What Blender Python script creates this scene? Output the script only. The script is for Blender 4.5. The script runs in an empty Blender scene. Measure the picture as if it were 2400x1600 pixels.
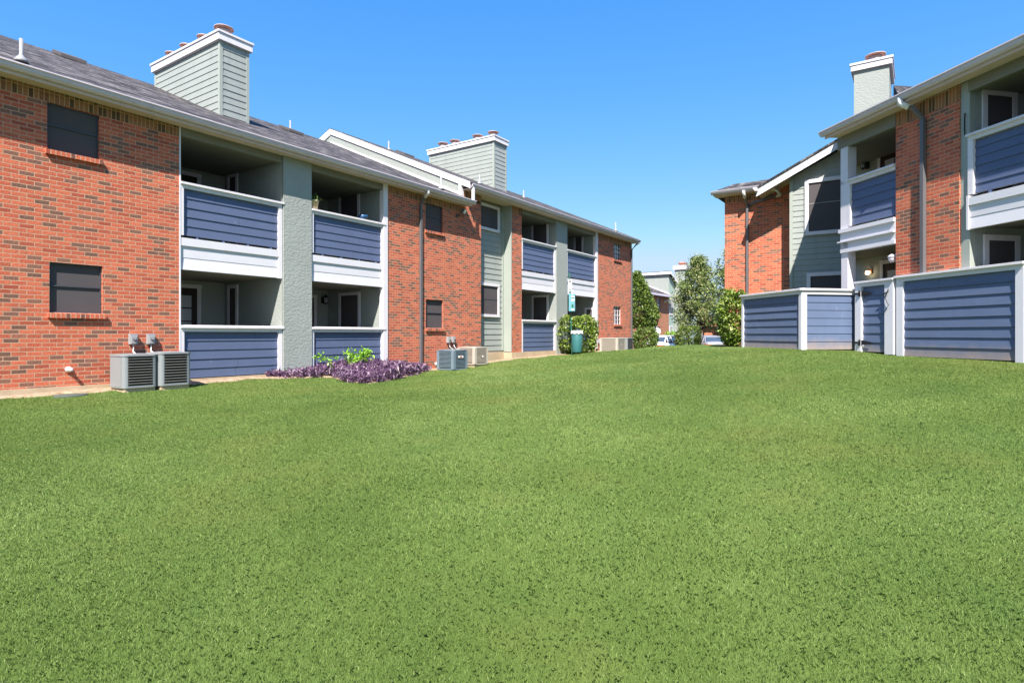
import bpy, math, random
import numpy as np
from mathutils import Vector
R=math.radians
random.seed(7); rng=np.random.default_rng(11)
scene=bpy.context.scene; C=scene.collection
EYE=1.5
# ------------------------------------------------------------------ frames (plan positions measured from the place)
AZ=R(34.24); AR=R(10.76)
FR={'W':((0,0),0.0),
    'L':((-6.38,11.5),math.pi/2-AZ),
    'R':((7.74,12.06),AR-math.pi/2),
    'B':((8.70,17.74),-AZ),
    'P':((6.227,12.84),AR-math.pi/2),
    'Q':((6.227,12.84),AR),
    'D':((14.7,56.0),math.pi/2-AZ)}
def w2(f,x,y):
    (ox,oy),a=FR[f]; c,s=math.cos(a),math.sin(a)
    return ox+c*x-s*y, oy+s*x+c*y
def l2(f,X,Y):
    (ox,oy),a=FR[f]; c,s=math.cos(a),math.sin(a)
    return c*(X-ox)+s*(Y-oy), -s*(X-ox)+c*(Y-oy)
# ------------------------------------------------------------------ mesh builder: z is measured from eye level
class MB:
    def __init__(s): s.v=[];s.f=[];s.sm=[]
    def face(s,pts,sm=False):
        b=len(s.v); s.v+= [tuple(p) for p in pts]; s.f.append(tuple(range(b,b+len(pts)))); s.sm.append(sm)
    def box(s,x0,x1,y0,y1,z0,z1):
        b=len(s.v)
        s.v+=[(x0,y0,z0),(x1,y0,z0),(x1,y1,z0),(x0,y1,z0),(x0,y0,z1),(x1,y0,z1),(x1,y1,z1),(x0,y1,z1)]
        for q in ((0,3,2,1),(4,5,6,7),(0,1,5,4),(1,2,6,5),(2,3,7,6),(3,0,4,7)):
            s.f.append(tuple(b+i for i in q)); s.sm.append(False)
        return s
    def prism(s,poly,z0,z1):   # poly in plan (ccw), extruded in z; z1 may be a function
        n=len(poly); b=len(s.v)
        g0=z0 if callable(z0) else (lambda x,y:z0); g1=z1 if callable(z1) else (lambda x,y:z1)
        s.v+=[(x,y,g0(x,y)) for x,y in poly]+[(x,y,g1(x,y)) for x,y in poly]
        s.f.append(tuple(b+i for i in range(n-1,-1,-1))); s.f.append(tuple(b+n+i for i in range(n))); s.sm+=[False,False]
        for i in range(n):
            j=(i+1)%n; s.f.append((b+i,b+j,b+n+j,b+n+i)); s.sm.append(False)
        return s
    def prof(s,poly,x0,x1):    # poly in (y,z), extruded along x
        n=len(poly); b=len(s.v)
        s.v+=[(x0,y,z) for y,z in poly]+[(x1,y,z) for y,z in poly]
        s.f.append(tuple(b+i for i in range(n))); s.f.append(tuple(b+n+i for i in range(n-1,-1,-1))); s.sm+=[False,False]
        for i in range(n):
            j=(i+1)%n; s.f.append((b+j,b+i,b+n+i,b+n+j)); s.sm.append(False)
        return s
    def profy(s,poly,y0,y1):   # poly in (x,z), extruded along y
        n=len(poly); b=len(s.v)
        s.v+=[(x,y0,z) for x,z in poly]+[(x,y1,z) for x,z in poly]
        s.f.append(tuple(b+i for i in range(n))); s.f.append(tuple(b+n+i for i in range(n-1,-1,-1))); s.sm+=[False,False]
        for i in range(n):
            j=(i+1)%n; s.f.append((b+j,b+i,b+n+i,b+n+j)); s.sm.append(False)
        return s
    def tube(s,path,r,n=8,caps=True,flat=1.0):
        path=[Vector(p) for p in path]; m=len(path)
        rr=r if isinstance(r,(list,tuple)) else [r]*m
        b=len(s.v)
        for i,p in enumerate(path):
            t=(path[min(i+1,m-1)]-path[max(i-1,0)]).normalized()
            up=Vector((0,0,1)) if abs(t.z)<.9 else Vector((1,0,0))
            a=t.cross(up).normalized(); c=a.cross(t).normalized()
            for k in range(n):
                an=2*math.pi*k/n+ (math.pi/n)
                s.v.append(tuple(p+a*math.cos(an)*rr[i]*flat+c*math.sin(an)*rr[i]))
        for i in range(m-1):
            for k in range(n):
                k2=(k+1)%n
                s.f.append((b+i*n+k,b+i*n+k2,b+(i+1)*n+k2,b+(i+1)*n+k)); s.sm.append(n>5)
        if caps:
            s.f.append(tuple(b+k for k in range(n-1,-1,-1))); s.f.append(tuple(b+(m-1)*n+k for k in range(n))); s.sm+=[False,False]
        return s
    def lathe(s,cx,cy,prof,n=20):
        b=len(s.v); m=len(prof)
        for r,z in prof:
            for k in range(n):
                a=2*math.pi*k/n; s.v.append((cx+r*math.cos(a),cy+r*math.sin(a),z))
        for i in range(m-1):
            for k in range(n):
                k2=(k+1)%n; s.f.append((b+i*n+k,b+i*n+k2,b+(i+1)*n+k2,b+(i+1)*n+k)); s.sm.append(True)
        s.f.append(tuple(b+k for k in range(n-1,-1,-1))); s.f.append(tuple(b+(m-1)*n+k for k in range(n))); s.sm+=[False,False]
        return s
    def ball(s,c,r,n=8,m=6):
        pr=[(r*max(.02,math.sin(math.pi*i/m)),c[2]-r*math.cos(math.pi*i/m)) for i in range(m+1)]
        return s.lathe(c[0],c[1],pr,n)
    def lap(s,x0,x1,z0,z1,h,y,t=.02,ax='x'):   # overlapping boards, outer side towards -y (or -x when ax='y')
        n=max(1,round((z1-z0)/h)); hh=(z1-z0)/n
        for i in range(n):
            a=z0+i*hh; c=a+hh+(.012 if i<n-1 else 0)
            e=random.uniform(-.002,.002)
            pr=[(y-t+e,a),(y-.004,c),(y+.006,c),(y+.006,a)]
            if ax=='x':
                if x1-x0>1.6 and random.random()<.55:
                    xj=x0+(x1-x0)*random.uniform(.25,.75); s.prof(pr,x0,xj-.0025); s.prof([(p_[0]+random.uniform(0,.002),p_[1]) for p_ in pr],xj+.0025,x1)
                else: s.prof(pr,x0,x1)
            else: s.profy([(p[0],p[1]) for p in pr],x0,x1)
        return s
    def xf(s,M,i0=0):
        for i in range(i0,len(s.v)): s.v[i]=tuple(M@Vector(s.v[i]))
        return s
    def build(s,name,mat,parent=None,frame='W',base=None,bevel=0):
        if parent is not None: frame=parent['_f']; base=parent['_b']
        if base is None: base=-EYE
        me=bpy.data.meshes.new(name)
        me.from_pydata([(x,y,z-base) for x,y,z in s.v],[],s.f)
        me.materials.append(mat)
        if any(s.sm): me.polygons.foreach_set('use_smooth',s.sm)
        me.update()
        o=bpy.data.objects.new(name,me); C.objects.link(o)
        o['_f']=frame;o['_b']=base
        if parent is not None: o.parent=parent
        else:
            (ox,oy),a=FR[frame]; o.location=(ox,oy,EYE+base); o.rotation_euler=(0,0,a)
        if bevel:
            m=o.modifiers.new('bevel','BEVEL'); m.width=bevel; m.segments=2; m.limit_method='ANGLE'
        return o
def thing(name,label,cat,frame='W',base=-EYE,group=None,at=None):
    o=bpy.data.objects.new(name,None); C.objects.link(o)
    (ox,oy),a=FR[frame]
    o.location=(ox,oy,EYE+base); o.rotation_euler=(0,0,a); o.empty_display_size=.3
    o['_f']=frame;o['_b']=base; o['label']=label;o['category']=cat
    if group:o['group']=group
    return o
def tag(o,label,cat,group=None,kind=None):
    if label:o['label']=label
    if cat:o['category']=cat
    if group:o['group']=group
    if kind:o['kind']=kind
    return o
def newframe(f,x,y,rot=0):
    k='F%d'%len(FR); X,Y=w2(f,x,y); FR[k]=((X,Y),FR[f][1]+rot); return k
# ------------------------------------------------------------------ materials
def lin(c): return tuple(((v/255)/12.92 if v/255<=.04045 else ((v/255+.055)/1.055)**2.4) for v in c)+(1,)
class NT:
    def __init__(s,name):
        s.m=bpy.data.materials.new(name); s.m.use_nodes=True; s.t=s.m.node_tree; s.t.nodes.clear()
        s.o=s.n('ShaderNodeOutputMaterial'); s.p=s.n('ShaderNodeBsdfPrincipled'); s.l(s.p.outputs[0],s.o.inputs[0])
    def n(s,ty,**k):
        x=s.t.nodes.new(ty)
        for a,b in k.items(): setattr(x,a,b)
        return x
    def l(s,a,b): s.t.links.new(a,b)
    def set(s,sock,v):
        if isinstance(v,(int,float,tuple,list)): sock.default_value=v
        else: s.l(v,sock)
    def math(s,op,a,b=0,c=None):
        x=s.n('ShaderNodeMath',operation=op); s.set(x.inputs[0],a); s.set(x.inputs[1],b)
        if c is not None:s.set(x.inputs[2],c)
        return x.outputs[0]
    def mix(s,f,a,b,bl='MIX'):
        x=s.n('ShaderNodeMix',data_type='RGBA',blend_type=bl); s.set(x.inputs[0],f); s.set(x.inputs[6],a); s.set(x.inputs[7],b); return x.outputs[2]
    def ramp(s,f,st):
        x=s.n('ShaderNodeValToRGB'); s.l(f,x.inputs[0]); e=x.color_ramp.elements
        while len(e)<len(st): e.new(.5)
        for i,(p,c) in enumerate(st): e[i].position=p; e[i].color=c if len(c)==4 else tuple(c)+(1,)
        return x.outputs[0]
    def noise(s,sc,co=None,det=4,rough=.55,scale=None):
        x=s.n('ShaderNodeTexNoise'); x.inputs['Scale'].default_value=sc; x.inputs['Detail'].default_value=det; x.inputs['Roughness'].default_value=rough
        if co is None: co=s.co()
        if scale:
            mp=s.n('ShaderNodeMapping'); mp.inputs['Scale'].default_value=scale; s.l(co,mp.inputs[0]); co=mp.outputs[0]
        s.l(co,x.inputs['Vector']); return x.outputs[0]
    def co(s):
        if not hasattr(s,'_c'): s._c=s.n('ShaderNodeTexCoord')
        return s._c.outputs['Object']
    def bump(s,h,st=.3,d=.01):
        x=s.n('ShaderNodeBump'); x.inputs['Strength'].default_value=st; x.inputs['Distance'].default_value=d; s.l(h,x.inputs['Height']); s.l(x.outputs[0],s.p.inputs['Normal'])
    def fin(s,col,rough=.6,metal=0,spec=.3):
        s.set(s.p.inputs['Base Color'],col); s.set(s.p.inputs['Roughness'],rough); s.p.inputs['Metallic'].default_value=metal
        s.p.inputs['Specular IOR Level'].default_value=spec; return s.m
    def facuv(s,flip=False):   # (horizontal, vertical) coordinates on upright walls in the object's own frame
        sp=s.n('ShaderNodeSeparateXYZ'); s.l(s.co(),sp.inputs[0])
        g=s._c.outputs['Normal']; sn=s.n('ShaderNodeSeparateXYZ'); s.l(g,sn.inputs[0])
        ax=s.math('GREATER_THAN',s.math('ABSOLUTE',sn.outputs[0]),.7)
        h=s.math('ADD',s.math('MULTIPLY',sp.outputs[1],ax),s.math('MULTIPLY',sp.outputs[0],s.math('SUBTRACT',1,ax)))
        az=s.math('GREATER_THAN',s.math('ABSOLUTE',sn.outputs[2]),.7)
        v=s.math('ADD',s.math('MULTIPLY',sp.outputs[1],az),s.math('MULTIPLY',sp.outputs[2],s.math('SUBTRACT',1,az)))
        c=s.n('ShaderNodeCombineXYZ'); s.l(v if flip else h,c.inputs[0]); s.l(h if flip else v,c.inputs[1]); return c.outputs[0]
def brick_mat(name,reds,dark,darkamt,mortar,soldier=False,w=.2,h=.07,ms=.007):
    m=NT(name); uv=m.facuv(soldier)
    if soldier: w,h=1.3,.07
    b=m.n('ShaderNodeTexBrick'); b.offset=.5 if not soldier else 0; b.inputs['Scale'].default_value=1
    m.l(uv,b.inputs['Vector']); b.inputs['Brick Width'].default_value=w; b.inputs['Row Height'].default_value=h
    b.inputs['Mortar Size'].default_value=ms; b.inputs['Mortar Smooth'].default_value=.25; b.inputs['Bias'].default_value=0
    b.inputs['Color1'].default_value=(0,0,0,1); b.inputs['Color2'].default_value=(1,1,1,1); b.inputs['Mortar'].default_value=(.5,.5,.5,1)
    col=m.ramp(b.outputs[0],[(0,reds[0]),(.35,reds[1]),(.65,reds[2]),(1-darkamt,reds[1]),(1-darkamt+.02,dark[0]),(1,dark[1])])
    n1=m.noise(38,det=5); col=m.mix(.8,col,m.ramp(n1,[(.3,(.34,.34,.34)),(.7,(.66,.66,.66))]),'OVERLAY')
    n2=m.noise(.7,det=3); col=m.mix(.35,col,m.ramp(n2,[(.3,(.44,.44,.44)),(.7,(.56,.56,.56))]),'OVERLAY')
    n4=m.noise(2.2,det=7,rough=.7,scale=(1,1,.45)); col=m.mix(m.ramp(n4,[(.56,(0,0,0)),(.78,(.3,.3,.3))]),col,(.16,.075,.055,1))
    n3=m.noise(14,det=6,rough=.7); mo=m.mix(n3,mortar,tuple(v*.82 for v in mortar[:3])+(1,))
    col=m.mix(b.outputs[1],col,mo)
    hgt=m.math('ADD',m.math('MULTIPLY',m.math('SUBTRACT',1,b.outputs[1]),1.0),m.math('MULTIPLY',m.noise(30,det=6,rough=.65),.9))
    m.bump(hgt,.75,.012)
    return m.fin(col,.85,0,.2)
RED=[(.47,.105,.058),(.56,.148,.078),(.34,.076,.045)]
M={}
M['brick']=brick_mat('brick',RED,[(.25,.115,.08),(.165,.085,.062)],.24,(.54,.325,.225,1))
M['soldier']=brick_mat('soldier_brick',[(.26,.12,.06),(.33,.15,.075),(.20,.09,.05)],[(.13,.075,.04),(.10,.055,.034)],.25,(.50,.34,.2,1),True)
M['farbrick']=brick_mat('brick_far',[(.42,.15,.085),(.46,.17,.10),(.37,.13,.075)],[(.33,.13,.08),(.30,.12,.08)],.2,(.5,.3,.19,1))
def paint(name,c,var=.12,rough=.5,grain=False,spec=.35,dirt=None,streak=False):
    c=tuple(v*.86 for v in c[:3])+(1,)
    m=NT(name); n=m.noise(1.6,det=6,rough=.65); col=m.mix(var*2,c,m.ramp(n,[(.3,(.38,.38,.38)),(.7,(.62,.62,.62))]),'OVERLAY')
    if grain:
        g=m.noise(9,det=5,rough=.7,scale=(.6,.6,9)); col=m.mix(.22,col,m.ramp(g,[(.3,(.4,.4,.4)),(.75,(.62,.62,.62))]),'OVERLAY')
        s2=m.noise(3,det=8,rough=.75,scale=(2.5,2.5,1)); col=m.mix(m.ramp(s2,[(.62,(0,0,0)),(.8,(.35,.35,.35))]),col,(.42,.43,.46,1)); m.bump(g,.35,.004)
    else: m.bump(m.noise(60,det=3),.12,.002)
    if streak:
        k=m.noise(7,det=6,rough=.7,scale=(1,1,.12)); col=m.mix(m.ramp(k,[(.52,(0,0,0)),(.8,(.45,.45,.45))]),col,tuple(v*.62 for v in c[:3])+(1,))
    if dirt is not None:
        sp=m.n('ShaderNodeSeparateXYZ'); m.l(m.co(),sp.inputs[0])
        zz=m.math('ADD',sp.outputs[2],m.math('MULTIPLY',m.noise(5,det=5),-.22))
        f=m.ramp(m.math('MULTIPLY',m.math('ADD',zz,.11),1/dirt),[(0,(1,1,1)),(1,(0,0,0))])
        col=m.mix(m.math('MULTIPLY',f,.75),col,(.33,.25,.19,1))
    return m.fin(col,rough,0,spec)
M['white']=paint('white_paint',(.76,.72,.76,1),.10,.5,streak=True)
M['whitewood']=paint('white_boards',(.72,.70,.75,1),.10,.55,True)
M['gutter']=paint('gutter_paint',(.66,.59,.68,1),.08,.35,streak=True)
M['gutterdk']=paint('downspout_grey',(.135,.13,.14,1),.08,.4)
M['cream']=paint('soffit_cream',(.68,.53,.47,1),.08,.6,streak=True)
M['sage']=paint('sage_siding',(.335,.36,.34,1),.10,.55,False,streak=True)
M['sagetrim']=paint('sage_trim',(.36,.39,.35,1),.08,.55)
M['beam']=paint('olive_beam',(.22,.21,.165,1),.08,.6)
M['navy']=paint('navy_siding',(.100,.130,.228,1),.14,.5,True)
M['navyf']=paint('navy_fence',(.110,.150,.255,1),.14,.5,True,.35,.30)
M['frame']=paint('dark_window_frame',(.07,.072,.09,1),.06,.4)
M['metal']=paint('painted_metal',(.26,.275,.29,1),.10,.4)
M['louver']=paint('louver_metal',(.19,.185,.18,1),.1,.5)
M['metaldk']=paint('dark_metal',(.03,.03,.03,1),.1,.5)
M['vent']=paint('vent_metal',(.33,.33,.34,1),.1,.35)
M['beige']=paint('beige_metal',(.52,.46,.40,1),.12,.5)
M['bluegrey']=paint('bluegrey_metal',(.17,.23,.28,1),.12,.45)
M['teal']=paint('teal_plastic',(.045,.17,.18,1),.16,.45)
M['lightblue']=paint('lightblue_panel',(.14,.36,.43,1),.1,.4)
M['postgreen']=paint('green_post',(.025,.13,.075,1),.12,.45)
M['plastic']=paint('white_plastic',(.8,.8,.82,1),.04,.4)
M['flue']=paint('rusty_flue',(.44,.20,.14,1),.25,.6)
M['fluerim']=paint('flue_rim',(.50,.38,.35,1),.15,.45)
M['black']=paint('black_iron',(.012,.012,.014,1),.05,.5)
M['door']=paint('door_brown',(.03,.018,.014,1),.1,.5)
M['terra']=paint('clay_pot',(.62,.50,.32,1),.1,.6)
M['blueglaze']=paint('blue_glaze',(.03,.10,.22,1),.1,.25)
M['bark']=paint('bark',(.09,.062,.045,1),.3,.9)
M['tiles']=paint('clay_tiles',(.32,.10,.065,1),.3,.7)
M['brown']=paint('brown_vent',(.11,.095,.095,1),.15,.7)
def simple(name,c,rough=.5,metal=0,spec=.5,em=None,es=0,trans=0):
    m=NT(name); m.fin(c,rough,metal,spec)
    if em: m.p.inputs['Emission Color'].default_value=em; m.p.inputs['Emission Strength'].default_value=es
    if trans: m.p.inputs['Transmission Weight'].default_value=trans
    return m.m
M['screen']=None
def screen_mat():
    m=NT('solar_screen'); n=m.noise(1.3,det=3); w=m.noise(140,det=2)
    col=m.mix(n,(.070,.062,.068,1),(.105,.092,.095,1)); m.bump(m.noise(3,det=2),.15,.02)
    return m.fin(col,.85,0,.08)
M['screen']=screen_mat()
M['glass']=simple('dark_glass',(.02,.022,.028,1),.08,0,.6)
M['pane']=simple('curtained_pane',(.42,.44,.48,1),.15,0,.5)
M['interior']=simple('dark_interior',(.03,.028,.026,1),.9)
M['lit']=simple('lit_bulb',(1,.9,.7,1),.4,0,.5,(1,.78,.45,1),6)
M['lens']=simple('floodlight_lens',(.75,.74,.62,1),.2)
M['carwhite']=simple('car_white',(.78,.79,.8,1),.25,0,.5)
M['cargrey']=simple('car_silver',(.30,.30,.31,1),.3,.3,.5)
M['red']=simple('tail_lamp_red',(.45,.015,.02,1),.2)
M['rubber']=simple('tyre_rubber',(.02,.02,.02,1),.8)
M['glassblue']=simple('car_glass',(.05,.07,.10,1),.06,0,.7)
M['label']=simple('white_label',(.75,.75,.74,1),.5)
M['redink']=simple('red_ink',(.55,.06,.05,1),.5)
M['ink']=simple('black_ink',(.02,.02,.02,1),.6)
M['yellow']=simple('yellow_label',(.7,.6,.1,1),.5)
def stucco():
    m=NT('sage_stucco'); n=m.noise(1.1,det=5); col=m.mix(.3,(.295,.315,.298,1),m.ramp(n,[(.3,(.4,.4,.4)),(.7,(.6,.6,.6))]),'OVERLAY')
    a=m.noise(16,det=3,rough=.5,scale=(1,1,1.7)); b=m.noise(70,det=3)
    h=m.math('ADD',m.ramp(a,[(.42,(0,0,0)),(.55,(1,1,1))]),m.math('MULTIPLY',b,.35))
    m.bump(h,.4,.008); return m.fin(col,.85,0,.15)
M['stucco']=stucco()
def concrete(name,c):
    m=NT(name); n=m.noise(3,det=8,rough=.7); col=m.mix(.6,c,m.ramp(n,[(.3,(.36,.35,.33)),(.7,(.6,.6,.6))]),'OVERLAY')
    m.bump(m.noise(25,det=6,rough=.7),.5,.01); return m.fin(col,.9,0,.15)
M['concrete']=concrete('tan_concrete',(.47,.36,.25,1))
M['stone']=brick_mat('stacked_stone',[(.5,.36,.22),(.6,.45,.3),(.42,.3,.2)],[(.33,.24,.17),(.55,.42,.3)],.3,(.25,.18,.12,1),False,.35,.12,.02)
def shingle():
    m=NT('roof_shingles'); sp=m.n('ShaderNodeSeparateXYZ'); m.l(m.co(),sp.inputs[0])
    c=m.n('ShaderNodeCombineXYZ'); m.l(sp.outputs[0],c.inputs[0]); m.l(m.math('MULTIPLY',sp.outputs[1],1.09),c.inputs[1])
    def bt(off,w):
        b=m.n('ShaderNodeTexBrick'); b.offset=off; b.offset_frequency=2; m.l(c.outputs[0],b.inputs['Vector']); b.inputs['Scale'].default_value=1
        b.inputs['Brick Width'].default_value=w; b.inputs['Row Height'].default_value=.14; b.inputs['Mortar Size'].default_value=.006; b.inputs['Mortar Smooth'].default_value=.4
        b.inputs['Color1'].default_value=(0,0,0,1); b.inputs['Color2'].default_value=(1,1,1,1); b.inputs['Mortar'].default_value=(.2,.2,.2,1); return b
    b1=bt(.37,.21); b2=bt(.61,.33)
    f=m.math('ADD',m.math('MULTIPLY',b1.outputs[0],.6),m.math('MULTIPLY',b2.outputs[0],.4))
    col=m.ramp(f,[(.05,(.020,.019,.020)),(.38,(.046,.042,.045)),(.65,(.092,.084,.087)),(.92,(.18,.16,.158))])
    col=m.mix(b1.outputs[1],col,(.035,.03,.032,1))
    col=m.mix(.5,col,m.ramp(m.noise(220,det=2),[(.3,(.35,.35,.35)),(.7,(.65,.65,.65))]),'OVERLAY')
    m.bump(m.math('SUBTRACT',f,b1.outputs[1]),.6,.012); return m.fin(col,.9,0,.2)
M['shingle']=shingle()
def leafmat(name,cs,rough=.5,tr=.0):
    m=NT(name); a=m.n('ShaderNodeAttribute'); a.attribute_name='tone'
    k=len(cs); col=m.ramp(a.outputs['Fac'],[(i/(k-1),c) for i,c in enumerate(cs)])
    if name=='grass_blades':
        hue=m.noise(.55,None,4,.6); col=m.mix(m.ramp(hue,[(.50,(0,0,0)),(.68,(.42,.42,.42))]),col,(.26,.275,.07,1)); bl=m.noise(.9,None,4,.6,scale=(1.3,.8,1)); col=m.mix(m.ramp(bl,[(.30,(.40,.40,.40)),(.48,(0,0,0))]),col,(.10,.20,.055,1))
    m.fin(col,rough,0,.35)
    if tr:
        d=m.n('ShaderNodeBsdfTranslucent'); m.l(col,d.inputs[0]); x=m.n('ShaderNodeMixShader'); x.inputs[0].default_value=tr
        m.l(m.p.outputs[0],x.inputs[1]); m.l(d.outputs[0],x.inputs[2]); m.l(x.outputs[0],m.o.inputs[0])
    return m.m
M['grassblade']=leafmat('grass_blades',[(.075,.125,.021),(.142,.222,.046),(.24,.335,.09),(.40,.46,.19)],.7,.35)
M['varieg']=leafmat('variegated_leaves',[(.03,.06,.010),(.10,.17,.018),(.27,.36,.05),(.55,.56,.28)],.4,.2)
M['hedge']=leafmat('hedge_leaves',[(.035,.065,.012),(.10,.16,.025),(.21,.28,.06),(.38,.42,.17)],.45,.2)
M['holly']=leafmat('holly_leaves',[(.03,.06,.012),(.085,.14,.02),(.18,.25,.045),(.30,.36,.09)],.45,.15)
M['oak']=leafmat('oak_leaves',[(.06,.10,.025),(.14,.19,.05),(.25,.30,.10),(.37,.33,.17)],.5,.2)
M['bright']=leafmat('bright_leaves',[(.12,.28,.02),(.25,.48,.04),(.42,.62,.08)],.4,.3)
M['purple']=leafmat('purple_leaves',[(.04,.018,.044),(.11,.05,.115),(.25,.15,.24),(.50,.38,.42)],.45,.15)
def lawnmat():
    m=NT('lawn'); co=m.co()
    big=m.noise(.22,co,4,.6); mid=m.noise(1.1,co,5,.65); fine=m.noise(26,co,6,.75); ff=m.noise(95,co,4,.8)
    a=m.math('ADD',m.math('MULTIPLY',big,.45),m.math('ADD',m.math('MULTIPLY',mid,.35),m.math('MULTIPLY',fine,.2)))
    col=m.ramp(a,[(.34,(.045,.075,.014)),(.5,(.078,.118,.026)),(.66,(.118,.16,.045))])
    f2=m.noise(170,co,3,.7)
    col=m.mix(.85,col,m.ramp(m.math('ADD',m.math('MULTIPLY',f2,.5),m.math('MULTIPLY',ff,.5)),[(.36,(.26,.28,.20)),(.49,(.48,.49,.44)),(.64,(.74,.73,.66))]),'OVERLAY')
    hue=m.noise(.55,co,4,.6); col=m.mix(m.ramp(hue,[(.52,(0,0,0)),(.68,(.30,.30,.30))]),col,(.085,.09,.022,1)); 
    m.bump(m.math('ADD',f2,ff),.35,.006)
    return m.fin(col,.85,0,.15)
M['lawn']=lawnmat()
def soil():
    m=NT('soil'); n=m.noise(9,det=8,rough=.75); col=m.ramp(n,[(.3,(.16,.11,.07)),(.5,(.34,.25,.17)),(.7,(.5,.38,.27))]); m.bump(n,1,.03); return m.fin(col,.95,0,.1)
M['soil']=soil()
def asphalt():
    m=NT('asphalt'); n=m.noise(40,det=6); col=m.ramp(n,[(.3,(.04,.04,.042)),(.7,(.075,.073,.07))]); m.bump(n,.4,.01); return m.fin(col,.9,0,.2)
M['asphalt']=asphalt()
# ------------------------------------------------------------------ terrain
ctl=[]
def c(X,Y,z): ctl.append((X,Y,z))
for t,z in [(-6,-.98),(-2.7,-.965),(0,-.93),(2,-.945),(4.5,-1.0),(7.1,-1.02),(8.6,-.98),(10.2,-.89),(12.2,-.83),(14.5,-.79),(17.4,-.758),(21.8,-.73)]:
    X,Y=w2('L',t,0); c(X,Y,z)
for t,o,z in [(-1,3,-1.12),(3,3.2,-1.02),(7,3,-.93),(12,3,-.75)]:
    X,Y=w2('L',t,-o); c(X,Y,z)
for X,Y,z in [(0,0,-1.5),(0,-8,-1.62),(-9,-2,-1.45),(9,-3,-1.4),(-3,5,-1.26),(3,5,-1.08),(0,10,-.93),(6.2,12.8,-.33),(5.8,15.1,-.32),(7.7,12.1,-.41),(9.4,9.3,-.43),(9.2,6,-.62),(8.2,3,-.95),
              (14,2,-.9),(13,12,-.4),(11,17,-.4),(4,16.5,-.50),(4.5,20,-.45),(7.2,22,-.50),(2.8,19.5,-.56),(8,27,-.9),(6.6,31.5,-.95),(11,30,-1.3),(4,36,-1.6),(9,36,-1.75),(15,36,-1.75),(15,26,-.9),(22,30,-1.5),(22,5,-.9),(-14,6,-1.0),(-12,20,-1.0),(-4,30,-.9),(-14,-10,-1.5),(14,-10,-1.5)]: c(X,Y,z)
P=np.array(ctl); n=len(P)
def tps(d2): return np.where(d2>0,d2*np.log(np.maximum(d2,1e-12))*.5,0)
D2=((P[:,None,:2]-P[None,:,:2])**2).sum(-1)
A=np.zeros((n+3,n+3)); A[:n,:n]=tps(D2)+np.eye(n)*.25; A[:n,n]=1; A[:n,n+1:]=P[:,:2]; A[n,:n]=1; A[n+1:,:n]=P[:,:2].T
sol=np.linalg.solve(A,np.concatenate([P[:,2],[0,0,0]]))
def gz(X,Y):
    X=np.asarray(X,float);Y=np.asarray(Y,float); sh=X.shape; X=X.ravel();Y=Y.ravel(); out=np.zeros(len(X))
    for i in range(0,len(X),20000):
        x=X[i:i+20000];y=Y[i:i+20000]
        d2=(x[:,None]-P[None,:,0])**2+(y[:,None]-P[None,:,1])**2
        out[i:i+20000]=tps(d2)@sol[:n]+sol[n]+sol[n+1]*x+sol[n+2]*y
    out+=.012*np.sin(X*1.7+Y*.6)*np.cos(Y*1.3)
    return out.reshape(sh)
def g1(X,Y): return float(gz([X],[Y])[0])
LOT=-1.52
gx=np.arange(-26,34.01,.4); gy=np.arange(-14,40.01,.4)
GX,GY=np.meshgrid(gx,gy); GZ=gz(GX,GY)
# the lawn falls to the car park level at its rim and far side
def edge(X,Y):
    e=np.minimum.reduce([X+26,34-X,Y+14]); e=np.clip(e/5,0,1); f=np.clip((37.5-Y)/5,0,1); k=np.minimum(e,f); return k*k*(3-2*k)
K=edge(GX,GY); GZ=GZ*K+(LOT-.12)*(1-K)
vs=np.stack([GX.ravel(),GY.ravel(),GZ.ravel()+EYE],1)
ny,nx=GX.shape; idx=np.arange(ny*nx).reshape(ny,nx)
fs=np.stack([idx[:-1,:-1].ravel(),idx[:-1,1:].ravel(),idx[1:,1:].ravel(),idx[1:,:-1].ravel()],1)
me=bpy.data.meshes.new('lawn'); me.from_pydata(vs.tolist(),[],fs.tolist()); me.materials.append(M['lawn']); me.polygons.foreach_set('use_smooth',[True]*len(fs))
lawn=bpy.data.objects.new('lawn',me); C.objects.link(lawn); lawn['kind']='structure'
pl=MB(); pl.face([(-900,-900,LOT),(900,-900,LOT),(900,1500,LOT),(-900,1500,LOT)]); o=pl.build('ground',M['asphalt']); o['kind']='structure'
def gm(X,Y):
    k=float(edge(np.array([X]),np.array([Y]))[0]); return g1(X,Y)*k+(LOT-.12)*(1-k)
# dirt strip along the left building
st=MB(); N=120
pts=[]
for i in range(N+1):
    t=-6+28.5*i/N; wd=.30+.10*math.sin(t*3.1)+.08*math.sin(t*7.7+1)
    if 1.7<t<7.3: wd=.42
    a=w2('L',t,.06); b=w2('L',t,-wd*.5); d=w2('L',t,-wd)
    pts.append([(a[0],a[1],g1(*a)+.03),(b[0],b[1],g1(*b)+.028),(d[0],d[1],g1(*d)-.002)])
for i in range(N):
    for k in range(2): st.face([pts[i][k+1],pts[i+1][k+1],pts[i+1][k],pts[i][k]],True)
o=st.build('dirt_strip',M['soil']); o['kind']='structure'
bed=[(1.8,.1),(2.0,-.2),(2.4,-.5),(2.75,-.5),(3.0,-.75),(2.62,-1.6),(2.72,-2.3),(3.5,-2.12),(4.5,-1.55),(5.9,-.85),(6.75,-.3),(6.9,.1)]
def inbed(x,y,poly=bed):
    r=np.zeros(np.shape(x),bool); n_=len(poly); j=n_-1
    for i in range(n_):
        xi,yi=poly[i];xj,yj=poly[j]
        r^=((yi>y)!=(yj>y))&(x<(xj-xi)*(y-yi)/(yj-yi+1e-12)+xi); j=i
    return r
m_=MB()
nb=28; cxb,cyb=3.9,-.55
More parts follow.
